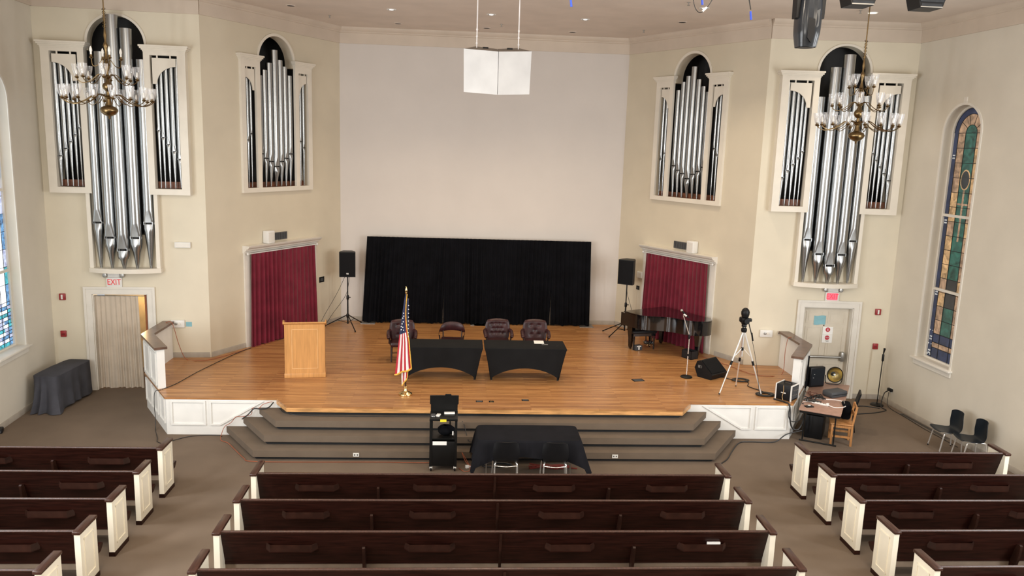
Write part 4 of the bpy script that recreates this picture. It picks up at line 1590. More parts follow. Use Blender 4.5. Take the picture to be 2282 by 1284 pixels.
t = thing('tripod', 'tall aluminium camera tripod at the right edge of the stage', 'tripod', (5.44, 16.08, HS))
apex = Vector((0, 0, 1.38))
for fx, fy in ((-.50, -.20), (.42, -.22), (.08, .42)):
    f = Vector((fx, fy, .0))
    k1 = apex.lerp(f, .50)
    k2 = apex.lerp(f, .52)
    st_ = apex.lerp(f, .03)
    l = MB().tube([st_, k1], .020, ALU, 8).tube([k2, apex.lerp(f, .985)], .014, ALU, 8).build('leg', t)
    MB().tube([apex.lerp(f, .475), apex.lerp(f, .54)], .026, BLKP, 8).build('leg_lock', l)
    MB().tube([apex.lerp(f, .975), f + Vector((0, 0, .012))], .016, BLKP, 8).build('foot', l)
    MB().tube([apex.lerp(f, .42), (fx * .02, fy * .02, .98)], .007, ALU, 6).build('strut', l)
MB().tube([(0, 0, .80), (0, 0, 1.46)], .018, ALU, 10).lathe([(.024, .93), (.03, .95), (.024, 1.0)], BLKP, 10).build('centre_column', t)
MB().lathe([(.05, 1.33), (.062, 1.36), (.06, 1.41), (.035, 1.43)], BLKP, 12).box(-.05, .04, -.04, .04, 1.44, 1.50, BLKP, .012).build('crown', t)
MB().tube([(.08, 0, 1.56), (.16, -.02, 1.30), (.20, -.03, 1.16)], .011, BLKP, 8).tube([(.165, -.02, 1.32), (.20, -.03, 1.15)], .018, BLKP, 8).build('pan_handle', t)
t = thing('video_camera', 'black video camera with a large round foam windscreen on top of the tripod', 'camera', (5.44, 16.08, HS + 1.50))
MB().box(-.09, .09, -.08, .12, .03, .15, BLKP, .03).lathe([(.06, 0), (.07, .02), (.055, .035)], BLKP, 14).build('body', t)
MB().tube([(0, -.08, .09), (0, -.14, .09)], .055, BLKP, 14).build('lens', t)
mb = MB().lathe([(.02, .14), (.07, .16), (.086, .22), (.088, .27), (.07, .32), (.035, .35), (.005, .36)], BLKP, 18)
mb.build('foam_windscreen', t)
MB().box(.07, .15, -.03, .05, .06, .13, BLKP, .015).build('viewfinder', t)

# floor plates
for x, y, w2, d2, lab in ((3.42, 16.88, .13, .09, 'black floor box cover between the right covered table and the microphone stand'), (-.16, 15.27, .07, .045, 'small black floor plate at the stage edge, left of the round metal one'), (.77, 15.38, .07, .05, 'small black floor plate at the stage edge, rightmost of the three there')):
    t = thing('floor_plate', lab, 'floor plate', (x, y, HS), R(12) if x > 2 else 0)
    MB().box(-w2, w2, -d2, d2, 0, .006, BLKM).build('plate', t)
    MB().box(-w2 * .8, w2 * .8, -d2 * .75, d2 * .75, .006, .009, GREYD).build('lid', t)
t = thing('floor_outlet', 'small floor outlet with a bright round metal lid at the stage edge', 'outlet', (.08, 15.27, HS))
MB().box(-.05, .05, -.045, .045, 0, .005, BLKM).build('plate', t)
MB().lathe([(.03, .005), (.03, .009), (.006, .010)], BRASS2, 16).build('lid', t)

# ================================================================== CART AND FRONT TABLE
t = thing('media_cart', 'tall black media cart with a raised hood in front of the steps', 'cart', (-.84, 13.56, 0))
MB().box(-.245, .245, .02, .44, .10, .56, BLKM, .006).build('cabinet', t)
for sx in (-1, 1):
    for y in (.035, .42):
        MB().box(sx * .225 - .022, sx * .225 + .022, y - .02, y + .02, .08, .97, BLKM).build('post', t)
        o = MB().tube([(sx * .215 - .012, y, .045), (sx * .215 + .012, y, .045)], .04, BLKP, 14).build('castor', t)
        MB().box(sx * .215 - .025, sx * .215 + .025, y - .03, y + .03, .06, .088, WPLAS).build('castor_fork', o)
MB().box(-.25, .25, 0, .45, .955, 1.0, BLKM, .004).build('top_shelf', t)
MB().box(-.245, .245, .03, .43, .60, .62, BLKM).build('middle_shelf', t)
MB().box(.10, .125, .40, .43, .62, .96, BLKM).build('divider', t)
MB().prism([(-.245, 1.0), (.245, 1.0), (.245, 1.13), (.262, 1.14), (.262, 1.30), (.13, 1.30), (.12, 1.325), (.02, 1.325), (.01, 1.30), (-.262, 1.295), (-.262, 1.14), (-.245, 1.13)], .41, .44, BLKM, 'y').build('hood', t)
MB().box(-.06, .05, -.006, .0005, .945, .99, YELL).build('yellow_label', t)
MB().box(-.19, .06, .0135, .0195, .50, .57, PAPER).build('paper_label', t)
o = MB().box(.02, .21, .25, .32, 0, .02, PAPER).build('paper_strip', None, (-.84, 13.56, 1.001), R(3))
tag(o, 'white strip of paper on the top shelf of the black media cart', 'paper')
o = MB().box(-.035, .035, -.06, .06, 0, .025, WPLAS, .008).build('remote_control', None, (-.94, 13.72, 1.001), R(-14))
tag(o, 'small white remote lying on the top shelf of the black media cart', 'remote control')
t = thing('power_brick', 'small grey device beside the white remote on the media cart', 'device', (-1.03, 13.70, 1.001))
MB().box(-.04, .04, -.06, .06, 0, .03, GREYD, .006).build('body', t)
MB().box(-.025, -.005, -.061, -.059, .008, .02, WPLAS).box(.006, .026, -.061, -.059, .008, .02, WPLAS).build('sockets', t)
t = thing('equipment_bag', 'rumpled black bag on the middle shelf of the media cart', 'bag', (-.80, 13.78, .621))


def bagf(u, v):
    a = 2 * PI * u
    r = .16 * math.sin(PI * min(.98, v * .93 + .03)) ** .5
    w_ = 1 + .12 * math.sin(3 * a + 1) + .08 * math.sin(5 * a + v * 4)
    return (r * 1.0 * w_ * math.cos(a), r * .75 * w_ * math.sin(a), .19 * v)


MB().grid(bagf, 22, 8, BLACKCLOTH).build('body', t)
MB().box(.115, .14, -.10, -.085, .03, .10, WPLAS).build('tag', t)

t = thing('folding_table', 'folding table hidden under the black tablecloth in front of the steps', 'table', (.68, 13.56, 0))
MB().box(-.85, .85, -.35, .35, .72, .745, GREYD).build('tabletop', t)
for sx in (-1, 1):
    MB().tube([(sx * .75, -.28, .72), (sx * .75, -.28, .015), (sx * .75, .28, .015), (sx * .75, .28, .72)], .014, STEEL, 8).build('leg', t)
t = tag(MB().grid(lambda u, v: (0, 0, 0), 1, 1, TCLOTH).build('tmp'), None)
bpy.data.objects.remove(t)


def cloth_fn(u, v):
    # rounded rectangle: v<.35 is the top, the rest hangs down with folds and longer corners
    a = 2 * PI * u
    c, s = math.cos(a), math.sin(a)
    n = 14
    sc_ = (abs(c) ** n + abs(s) ** n) ** (-1 / n)
    ex, ey = c * sc_, s * sc_            # on the unit square
    HX, HY = .915, .385
    corner = max(0, abs(ex * ey) - .55) / .45
    if v <= .35:
        k = v / .35
        return (ex * HX * k, ey * HY * k, .756)
    k = (v - .35) / .65
    drop = .30 + .26 * corner ** 1.5
    if abs(ex) > .95:
        drop += .12
    z = .752 - drop * k
    fl = (.015 + .05 * k) * (1 + .6 * math.sin(a * 9 + 1) * k)
    out = fl + (.10 * k if corner > .5 else 0)
    return (ex * (HX + out * (1 if abs(ex) > .8 else .3)), ey * (HY + out * (1 if abs(ey) > .8 else .3)), z)


o = MB().grid(cloth_fn, 144, 20, TCLOTH, True).build('tablecloth', None, (.68, 13.56, 0))
tag(o, 'black tablecloth draped over the long table in front of the steps', 'tablecloth')


def shell_chair(x, y, rz, label, m=NAVY, h=1.0):
    t = thing('shell_chair', label, 'chair', (x, y, 0), rz, 'black moulded shell chairs')
    # faces +y ; profile from front lip to back top
    pr = spline([(0, .24, .415), (0, .20, .43), (0, .02, .41), (0, -.12, .415), (0, -.185, .46), (0, -.215, .56), (0, -.24, .69), (0, -.258, .815)], 5)

    def fn(u, v):
        k = v * (len(pr) - 1)
        i = min(int(k), len(pr) - 2)
        p = pr[i].lerp(pr[i + 1], k - i)
        q = 2 * u - 1
        wd = .235 - .03 * max(0, v - .75) * 4 * abs(q) ** 2 - .025 * (1 if v < .08 else 0) - .035 * math.exp(-((v - .52) / .12) ** 2)
        seat = max(0, 1 - v * 1.9)
        back = max(0, (v - .5) * 2)
        cz = .035 * q ** 2 * (1 - abs(2 * v - 1) ** 2) + .02 * seat * q * q
        tz = -.05 * (abs(q) ** 4) * max(0, v - .85) * 6
        return (q * wd, p.y + .085 * q * q * back, p.z + cz * seat + tz)
    MB().grid(fn, 14, 26, m, True, .012).build('seat_shell', t)
    for s in (-1, 1):
        MB().tube(spline([(s * .20, -.235, .02), (s * .195, -.21, .36), (s * .18, -.17, .402), (s * .17, -.02, .398)], 5), .014, CHROME, 8).build('rear_leg', t)
        MB().tube(spline([(s * .225, .22, .02), (s * .205, .16, .34), (s * .185, .12, .392), (s * .17, -.02, .394)], 5), .014, CHROME, 8).build('front_leg', t)
        for yy, xx in ((-.235, .20), (.22, .225)):
            MB().lathe([(.014, 0), (.014, .03)], BLKP, 8, (s * xx, yy, 0)).build('foot', t)
    MB().tube(spline([(-.195, -.215, .37), (0, -.235, .36), (.195, -.215, .37)], 5), .008, CHROME, 6).build('cross_bar', t)
    return t


shell_chair(.26, 13.18, 0, 'black shell chair with chrome legs at the front table, nearer the media cart', BLKP)
shell_chair(1.12, 13.16, R(-2), 'black shell chair with chrome legs at the front table, nearer its right end', BLKP)
shell_chair(9.36, 14.82, R(86), 'dark shell chair against the right wall, nearer the stage')
shell_chair(9.52, 14.30, R(82), 'dark shell chair against the right wall, nearer the pews')

# ================================================================== RIGHT CORNER: side table and gear
ta = math.atan2(17.05 - 14.92, 7.9 - 6.66)
TC = Vector((7.30, 15.93))
t = thing('work_table', 'rose-brown folding table crowded with cables beside the right of the stage', 'table', (TC.x, TC.y, 0), ta)
MB().box(-1.20, 1.20, -.40, .40, .71, .74, TABTOP, .006).build('tabletop', t)
MB().box(-1.19, 1.19, -.385, .385, .665, .7095, BLKM).build('apron', t)
for s in (-1, 1):
    MB().tube([(s * .98, -.30, .70), (s * .98, -.30, .02), ], .014, BLKM, 8).tube([(s * .98, .30, .70), (s * .98, .30, .02)], .014, BLKM, 8).tube([(s * .98, -.36, .018), (s * .98, .36, .018)], .016, BLKM, 8).build('leg_frame', t)
# clutter beneath: a black storage case
t = thing('storage_case', 'black storage case standing on the floor under the work table', 'case', (6.98, 15.62, 0), ta)
MB().box(-.30, .30, -.18, .18, 0, .50, BLKP, .02).build('body', t)
MB().box(-.28, .28, -.185, -.175, .36, .38, GREYD).build('seam', t)


def tloc(a, b):
    v = Matrix.Rotation(ta, 2) @ Vector((a, b))
    return TC.x + v.x, TC.y + v.y


x, y = tloc(.72, .12)
t = thing('monitor_case', 'black equipment case standing open on the work table against the parapet', 'case', (7.40, 16.62, .7405), R(14))
MB().box(-.20, .20, -.02, .10, 0, .46, BLKP, .03).build('body', t)
MB().box(-.17, .17, -.026, -.019, .04, .42, NAVY).build('front_panel', t)
mb = MB()
for q in ((-.1, .30), (-.12, .22)):
    mb.lathe([(.012, 0), (.012, .003)], WPLAS, 8, (q[0], -.03, q[1]))
mb.build('status_lights', t)
t = thing('heater', 'round bronze dish heater standing at the far end of the work table', 'heater', (7.88, 16.80, .7405), R(-8))
mb = MB()
mb.mx = Matrix.Translation((0, 0, .24)) @ Matrix.Rotation(R(82), 4, 'X')
mb.lathe([(.02, -.08), (.08, -.06), (.14, -.01), (.165, .05)], COPPER, 28, caps=False)
mb.build('reflector_dish', t)
mb = MB()
mb.mx = Matrix.Translation((0, 0, .24)) @ Matrix.Rotation(R(82), 4, 'X')
mb.tube([(.172 * math.cos(2 * PI * k / 28), .172 * math.sin(2 * PI * k / 28), .05) for k in range(28)], .011, BLKM, 8, closed=True)
mb.lathe([(.03, -.12), (.06, -.10), (.06, -.07)], BLKM, 14)
mb.build('dish_rim', t)
mb = MB()
mb.mx = Matrix.Translation((0, 0, .24)) @ Matrix.Rotation(R(82), 4, 'X')
mb.tube([(0, 0, -.07), (0, 0, .03)], .022, STEEL, 10)
mb.build('heating_element', t)
MB().tube(spline([(-.19, 0, .22), (-.18, .02, .08), (-.12, .03, .012), (.12, .03, .012), (.18, .02, .08), (.19, 0, .22)], 5), .010, BLKM, 8).build('stand', t)
t = thing('soft_case', 'dark grey padded case lying on the right edge of the work table', 'case', (7.52, 15.98, .7405), ta + R(-38))
MB().box(-.23, .23, -.14, .14, 0, .13, GREYD, .03).build('body', t)
MB().box(-.22, .22, -.1435, -.1375, .06, .07, BLKP).build('zip', t)
t = thing('power_strip', 'white power strip lying on the work table', 'power strip', (6.93, 15.38, .7405), R(-42))
MB().box(-.17, .17, -.03, .03, 0, .035, WPLAS, .008).build('body', t)
mb = MB()
for k in range(4):
    mb.box(-.13 + .06 * k, -.10 + .06 * k, -.015, .015, .0345, .037, GREYP)
mb.build('sockets', t)
MB().box(.12, .17, -.035, .035, .01, .06, WPLAS, .008).build('plug', t)
cord('white_cord', 'white cord looping over the work table from the power strip', [(7.04, 15.26, .765), (7.15, 15.16, .748), (7.38, 15.22, .748), (7.52, 15.50, .748), (7.42, 15.66, .748), (7.15, 15.72, .748), (6.98, 15.78, .748)], .010, WCORD)
t = thing('wallet', 'small black pouch at the front corner of the work table', 'pouch', (6.62, 15.22, .7405), R(10))
MB().box(-.085, .085, -.055, .055, 0, .02, BLKP, .006).build('body', t)
MB().box(-.02, .04, .0, .03, .02, .035, WPLAS, .005).build('tissue', t)
rnd = random.Random(4)
for k, (cx_, cy_, m, lab) in enumerate(((7.02, 15.78, DKCORD, 'tangle of black cable on the work table in front of the equipment case'), (6.82, 15.58, DKCORD, 'loose black cable coil on the work table beside the power strip'))):
    pts = [(cx_ + rnd.uniform(-.17, .17), cy_ + rnd.uniform(-.2, .2), .752 + rnd.uniform(0, .05)) for _ in range(16)]
    cord('cable_tangle', lab, pts, .011, m)
cord('cable_tangle', 'tangle of reddish brown wires among the gear on the work table', [(7.08 + rnd.uniform(-.18, .18), 15.98 + rnd.uniform(-.15, .15), .752 + rnd.uniform(0, .07)) for _ in range(14)], .008, M('brown_cord', (.10, .035, .02), .5))
cord('white_cord', 'short grey wires lying by the rack case on the work table', [(6.62, 15.52, .752), (6.74, 15.46, .77), (6.82, 15.42, .76), (6.9, 15.44, .765), (6.98, 15.52, .752), (6.85, 15.58, .77), (6.7, 15.6, .76)], .007, WCORD)
o = MB().prism([(0, 0), (.26, 0), (.22, .25), (.17, .70), (.12, .72), (.06, .3)], -.012, .012, BLACKCLOTH, 'y').build('dark_cloth', None, (7.06, 16.42, .765), math.atan2(.853, .523))
tag(o, 'narrow black cloth hanging against the right parapet above the work table', 'cloth')

# rack case on the stage corner
t = thing('rack_case', 'black rack case with white edges on the front right corner of the stage', 'case', (6.33, 15.69, HS), R(-47))
MB().box(-.17, .17, -.17, .19, .004, .33, BLKP, .01).build('body', t)
for x in (-.178, .152):
    mb = MB()
    mb.box(x, x + .026, -.178, -.155, .0, .338, WPLAS).box(x, x + .026, .175, .198, .0, .338, WPLAS).box(x, x + .026, -.155, .175, .318, .338, WPLAS)
    mb.build('edge_trim', t)
MB().box(-.05, .05, -.178, -.169, .15, .172, WPLAS).build('label_strip', t)
MB().tube(spline([(-.08, .02, .332), (-.07, .02, .36), (.07, .02, .36), (.08, .02, .332)], 4), .012, BLKP, 6).build('handle', t)
MB().tube(spline([(-.0, -.185, .32), (.01, -.19, .2), (-.01, -.19, .08), (.02, -.21, .015)], 5), .007, M('tan_cord', (.40, .26, .12), .6)).build('tan_cord', t)
mb = MB().box(.1705, .175, -.13, .15, .04, .30, GREYD)
for k in range(6):
    mb.lathe([(.02, 0), (.02, .01)], STEEL, 8, (.178, -.1 + .04 * k, .12 + .1 * (k % 2)))
mb.build('connector_panel', t)
# cable bundle by the rack
t = tag(MB().grid(lambda u, v: (.16 * math.cos(2 * PI * u) * (1 + .3 * math.cos(2 * PI * v)), .12 * math.sin(2 * PI * u) * (1 + .3 * math.cos(2 * PI * v)), .022 + .02 * math.sin(2 * PI * v)), 24, 8, DKCORD).build('cable_coil', None, (5.95, 15.9, HS)), 'coil of black cable lying on the stage left of the rack case', 'cable')
o = tag(MB().grid(lambda u, v: (.17 * math.cos(2 * PI * u) * (1 + .22 * math.cos(2 * PI * v)), .11 * math.sin(2 * PI * u) * (1 + .22 * math.cos(2 * PI * v)), .018 + .016 * math.sin(2 * PI * v)), 24, 8, DKCORD).build('cable_coil', None, (5.78, 16.95, HS)), 'small coil of black cable on the stage behind the tripod', 'cable')
cord('cable', 'black cable running from the floor monitor past the tripod to the rack case', [(5.35, 17.3, HS + .01), (5.6, 17.0, HS + .01), (5.9, 16.8, HS + .01), (5.8, 16.5, HS + .01), (5.95, 16.2, HS + .01), (6.05, 15.9, HS + .02)], .009)
cord('cable', 'thick black cables hanging over the stage edge below the rack case', [(6.02, 15.6, HS + .02), (6.2, 15.36, HS + .015), (6.24, 15.28, HS - .05), (6.26, 15.25, .45), (6.32, 15.24, .27), (6.45, 15.25, .24), (6.56, 15.30, .40), (6.60, 15.36, .62), (6.56, 15.40, HS)], .016)
cord('cable', 'thin black cable looping lower over the white panel below the rack case', [(6.25, 15.29, HS), (6.22, 15.26, .55), (6.28, 15.25, .42), (6.45, 15.27, .42), (6.6, 15.34, .55), (6.66, 15.38, .735)], .008)
cord('cable', 'thin black cable trailing along the floor in front of the right stage panels', [(6.55, 15.25, .22), (6.2, 15.22, .14), (5.9, 15.1, .02), (5.4, 15.12, .012), (5.15, 15.05, .012), (4.85, 14.6, .012), (4.62, 14.2, .012), (4.4, 13.95, .012)], .012)
cord('cable', 'black cable running down from the video camera along the tripod', [(5.63, 16.05, HS + 1.15), (5.70, 15.98, HS + .8), (5.76, 15.9, HS + .4), (5.82, 15.85, HS + .02), (5.95, 15.8, HS + .012)], .005)
cord('orange_cord', 'orange cord hanging over the right parapet and across the stage to the wall', [(7.16, 17.6, 1.64), (7.08, 17.6, 1.6), (7.02, 17.55, 1.3), (6.98, 17.5, HS + .02), (6.6, 17.3, HS + .012), (6.2, 17.5, HS + .012), (5.9, 18.2, HS + .012), (5.5, 18.95, HS + .012)], .0065, ORANGE)
cord('orange_cord', 'orange cord hanging from the left parapet and running to the red curtain', [(-7.24, 18.05, 1.64), (-7.12, 18.05, 1.645), (-7.05, 18.02, 1.5), (-6.95, 18.02, 1.1), (-6.82, 18.05, HS + .02), (-6.5, 17.95, HS + .012), (-6.15, 18.25, HS + .012), (-5.6, 19.25, HS + .012), (-5.2, 19.95, HS + .012)], .0065, ORANGE)

# wooden chair with a bag, and a black chair behind
t = thing('wooden_chair', 'plain oak chair pulled up to the right side of the work table', 'chair', (7.32, 15.18, 0), R(70))
for sx in (-1, 1):
    MB().box(sx * .19 - .02, sx * .19 + .02, .17, .21, 0, .43, CHAIRW, .004).build('front_leg', t)
    MB().prism([(-.21, 0), (-.17, 0), (-.17, .45), (-.22, .84), (-.26, .84), (-.21, .45)], sx * .19 - .018, sx * .19 + .018, CHAIRW, 'x').build('rear_leg', t)
    MB().box(sx * .19 - .012, sx * .19 + .012, -.18, .18, .16, .20, CHAIRW).build('side_stretcher', t)
    MB().box(sx * .19 - .012, sx * .19 + .012, -.18, .18, .37, .42, CHAIRW).build('side_apron', t)
MB().box(-.22, .22, -.21, .23, .43, .455, CHAIRW, .01).build('seat', t)
MB().box(-.18, .18, .18, .20, .36, .43, CHAIRW).box(-.18, .18, .18, .20, .17, .20, CHAIRW).build('front_rail', t)
for z in (.60, .76):
    MB().box(-.18, .18, -.235 - (z - .6) * .13, -.215 - (z - .6) * .13, z, z + .07, CHAIRW).build('back_slat', t)
t = thing('backpack', 'black quilted bag leaning on the back of the oak chair', 'bag', (7.47, 15.40, .456), R(70))
MB().box(-.16, .16, -.12, .06, 0, .33, BLACKCLOTH, .05).build('body', t)
MB().box(-.13, .13, .05, .10, .03, .18, BLACKCLOTH, .025).build('front_pocket', t)
MB().tube(spline([(-.08, .02, .325), (0, .03, .37), (.08, .02, .325)], 4), .009, STEEL, 6).build('strap', t)
t = thing('side_chair', 'black metal-legged chair standing behind the oak chair', 'chair', (7.78, 16.0, 0), R(66))
MB().box(-.20, .20, -.20, .20, .42, .45, BLKP, .012).build('seat', t)
MB().prism([(-.20, .46), (-.17, .46), (-.27, .86), (-.30, .86)], -.20, .20, BLKP, 'x').build('backrest', t)
for sx in (-1, 1):
    for y0, y1 in ((.17, .20), (-.17, -.24)):
        MB().tube([(sx * .18, y0, .42), (sx * .19, y1, 0)], .010, BLKM, 6).build('leg', t)

t = thing('microphone_stand', 'black straight microphone stand in the right corner by the exit door', 'microphone stand', (9.42, 17.62, 0))
MB().lathe([(.15, 0), (.155, .012), (.13, .03), (.03, .045), (.018, .06)], BLKM, 24).build('base', t)
MB().tube([(0, 0, .05), (.02, 0, 1.28)], .011, BLKM, 10).build('pole', t)
MB().lathe([(.016, 1.08), (.026, 1.10), (.026, 1.24), (.016, 1.26)], BLKP, 10, (.018, 0, 0)).build('clutch', t)
MB().tube([(.02, 0, 1.27), (.03, -.01, 1.40)], [.013, .028], BLKP, 8).build('microphone_clip', t)
t = on_wall('sideR', .42, 0, .36, 'wall_outlet', 'wall outlet with a black plug low on the right wall by the microphone stand', 'outlet')
MB().box(-.05, .05, 0, .008, -.06, .06, WPLAS).build('cover_plate', t)
MB().box(-.09, .06, .006, .07, -.02, .05, BLKP, .01).build('plug', t)
cord('cable', 'black cable dropping from the wall outlet and running along the floor by the microphone stand', [(9.66, 17.62, .36), (9.5, 17.5, .32), (9.4, 17.4, .05), (9.42, 17.2, .012), (9.0, 17.0, .012), (8.5, 16.9, .012), (8.1, 16.7, .012)], .012)
cord('cable', 'black cable running from the wall outlet along the foot of the right wall', [(9.67, 17.6, .33), (9.58, 17.45, .1), (9.6, 17.3, .012), (9.62, 16.7, .012), (9.62, 16.0, .012), (9.66, 15.5, .012), (9.7, 14.9, .012)], .007)
cord('cable', 'black cable lying on the floor between the work table and the corner stand', [(8.15, 17.0, .012), (8.6, 17.35, .012), (9.0, 17.5, .012), (9.35, 17.35, .012)], .012)
t = thing('floor_vent', 'long floor vent grille along the foot of the right wall', 'vent', (9.73, 16.2, 0), R(90 - 3.4) + R(7))
MB().box(-.85, .85, -.06, .06, 0, .006, VENT).build('frame', t)
mb = MB()
for k in range(40):
    mb.box(-.82 + .041 * k, -.80 + .041 * k, -.045, .045, .006, .009, BLKM)
mb.build('slats', t)

# ================================================================== LEFT CORNER: covered equipment, cables
t = thing('covered_equipment', 'bulky object under a charcoal cloth cover in the left corner', 'covered object', (-9.18, 17.25, 0), R(-3))


def covf(u, v):
    a = 2 * PI * u
    c, s = math.cos(a), math.sin(a)
    n = 8
    k = (abs(c) ** n + abs(s) ** n) ** (-1 / n)
    ex, ey = c * k, s * k
    HX, HY = .27, .72
    top = .80 - .05 * (ey + 1) * .0
    if v < .3:
        q = v / .3
        return (ex * HX * q, ey * HY * q, .80 + .035 * (1 - q * q) - .04 * max(0, ey * q))
    q = (v - .3) / .7
    front = max(0, -ey - .75) * 4
    fold = .028 * q * math.sin(a * 11 + 2 * math.sin(a * 3)) * (1 + 1.3 * front)
    fl = .03 * q + .10 * front * q ** 3 + fold
    lowz = .015 if front > .2 else .06
    return (ex * HX + (fl * ex if abs(ex) > .85 else fl * .5 * ex), ey * HY + (fl * ey if abs(ey) > .85 else 0), .785 - .02 * max(0, ey) - (.785 - lowz) * q)


MB().grid(covf, 120, 20, COVER, True).build('cover_cloth', t)
MB().box(-.22, .22, -.66, .66, .0, .70, GREYD).build('hidden_body', t)
cord('cable', 'thin black cable crossing the left part of the stage to the red curtain', [(-6.55, 15.79, HS + .012), (-6.40, 16.2, HS + .012), (-6.22, 17.2, HS + .012), (-5.8, 18.8, HS + .012), (-5.35, 19.7, HS + .012), (-4.85, 20.6, HS + .012)], .007)
cord('cable', 'black cable hanging down the slanted left side of the stage to the floor', [(-6.56, 15.78, HS + .01), (-6.66, 15.72, HS - .02), (-6.68, 15.70, .5), (-6.66, 15.68, .2), (-6.62, 15.55, .012), (-6.42, 15.1, .012), (-6.36, 14.92, .012), (-6.25, 14.82, .012)], .007)
cord('cable', 'black cable on the carpet in front of the left stage panels', [(-6.1, 14.95, .012), (-5.85, 15.18, .012), (-5.55, 15.27, .012), (-5.3, 15.26, .012), (-5.22, 15.2, .012)], .007)
cord('orange_cord', 'orange cord snaking down the left end of the carpeted steps', [(-4.25, 15.30, HS - .06), (-4.3, 15.28, .70), (-4.42, 15.26, .66), (-4.5, 15.22, .59), (-4.62, 15.24, .585), (-4.66, 15.26, .45), (-4.85, 15.27, .40), (-4.95, 15.25, .40), (-5.05, 15.26, .28), (-5.17, 15.26, .2), (-5.21, 15.2, .10), (-5.18, 15.0, .02), (-5.0, 14.85, .015), (-4.8, 14.55, .015), (-4.5, 14.1, .015), (-4.34, 13.96, .015), (-3.5, 13.94, .012), (-2.2, 13.96, .012), (-1.15, 13.94, .012), (-.95, 14.0, .012)], .0065, ORANGE)
cord('cable', 'black cable with a dark plug draped over the left end of the top step', [(-4.22, 15.28, .70), (-4.3, 15.2, .62), (-4.45, 15.18, .59), (-4.58, 15.2, .59), (-4.7, 15.2, .47), (-4.8, 15.12, .40)], .012)
cord('cable', 'thin black cable lying along the back of the top step under the stage edge', [(-4.1, 15.22, .60), (-3.95, 15.0, .59), (-3.6, 14.86, .588), (-2.8, 14.83, .586), (-1.5, 14.84, .586), (-.9, 14.84, .586)], .007)
cord('cable', 'thin black cable hanging down the steps between the cart and the front table', [(-.5, 14.6, .585), (-.45, 14.53, .5), (-.38, 14.28, .32), (-.3, 14.2, .30), (-.28, 14.03, .12), (-.25, 13.95, .012), (-.2, 13.8, .012)], .008)
cord('red_cord', 'heap of red extension cord on the carpet under the front table', [(.95 + .35 * math.cos(k * 2.2) + .02 * k, 13.78 + .11 * math.sin(k * 2.9), .015 + .004 * (k % 4)) for k in range(18)], .011, M('red_cord', (.24, .03, .02), .5))
cord('cable', 'loop of black cable on the carpet under the left end of the front table', [(.15 + .28 * math.cos(k * .9), 13.80 + .09 * math.sin(k * .9), .014 + .003 * k) for k in range(10)], .012)
cord('orange_cord', 'loop of orange cord on the carpet between the cart and the front table', [(-.55, 13.7, .012), (-.45, 13.55, .012), (-.35, 13.6, .012), (-.36, 13.78, .02), (-.42, 13.9, .1), (-.5, 13.98, .20), (-.42, 13.85, .06), (-.33, 13.72, .05)], .0065, ORANGE)
t = thing('power_adapter', 'white plug cluster on the carpet between the cart and the front table', 'plug', (-.40, 13.74, 0), R(20))
MB().box(-.035, .035, -.03, .03, 0, .05, WPLAS, .008).build('body', t)
MB().box(.03, .075, -.02, .02, .01, .04, WPLAS, .006).build('plug', t)
t = thing('pouch', 'small dark object lying against the left wall at the frame edge', 'object', (-9.52, 15.35, 0), R(20))
MB().box(-.07, .07, -.10, .10, 0, .09, BLKP, .02).build('body', t)
MB().box(-.05, .05, -.103, -.097, .02, .06, GREYD).build('pocket', t)

# ================================================================== WALL FITTINGS


def exit_sign(side):
    nm = 'left' if side == 'L' else 'right'
    t = on_wall('out' + side, 2.03 if side == 'L' else 1.97, 0, 2.41, 'exit_sign', 'white exit sign with red letters above the %s' % ('curtained left doorway' if side == 'L' else 'closed right exit door, glowing'), 'exit sign')
    mb = MB().box(-.165, .165, 0, .045, 0, .22, WPLAS, .006)
    mb.build('housing', t)
    if side == 'R':
        MB().box(-.125, .125, .044, .048, .03, .195, EM('exit_glow', (1.0, .10, .16), 1.1, var=.1)).build('lit_panel', t)
        lm = EM('exit_letters_lit', (1.0, .015, .05), 1.0, var=.02)
    else:
        lm = EM('exit_letters', (.85, .02, .03), .75, var=.02)
    MB().text('EXIT', .185, 0, .049, .115, lm, .006, .78).build('exit_letters', t)
    MB().box(-.13, .13, 0, .06, .225, .32, WPLAS, .008).build('emergency_unit', t)
    for s in (-1, 1):
        mb = MB()
        mb.mx = Matrix.Translation((s * .185, .06, .275)) @ Matrix.Rotation(R(-90), 4, 'X')
        mb.lathe([(.02, -.05), (.045, -.01), (.048, .02), (.04, .022)], STEEL, 14)
        mb.build('lamp_head', t)
    return t


exit_sign('L')
exit_sign('R')
for side, s_, labs in (('L', 3.15, ('red fire alarm pull with a white strobe on the left wall, upper of two', 'red fire alarm box on the left wall, lower of two')), ('R', 3.11, ('red fire alarm with a white strobe right of the closed exit door, upper of two', 'plain red fire alarm box right of the closed exit door, lower of two'))):
    t = on_wall('out' + side, s_, 0, 2.11, 'fire_alarm', labs[0], 'fire alarm')
    MB().box(-.065, .065, 0, .05, 0, .145, RED, .008).build('housing', t)
    MB().box(-.018, .022, .05, .066, .02, .125, WPLAS, .006).build('strobe', t)
    t = on_wall('out' + side, s_ + .03, 0, 1.26, 'fire_alarm', labs[1], 'fire alarm')
    MB().box(-.06, .06, 0, .045, 0, .14, RED, .008).build('housing', t)
    MB().box(-.03, .03, .045, .055, .05, .08, M('alarm_red_dark', (.16, .01, .012), .4)).build('pull_bar', t)
t = on_wall('outL', .52, 0, 3.33, 'wall_light', 'small white rectangular box high on the wall right of the left large organ', 'wall light')
MB().box(-.17, .17, 0, .07, 0, .125, WPLAS, .006).build('housing', t)
MB().box(-.15, .15, .07, .074, .015, .11, WHITE).build('cover', t)
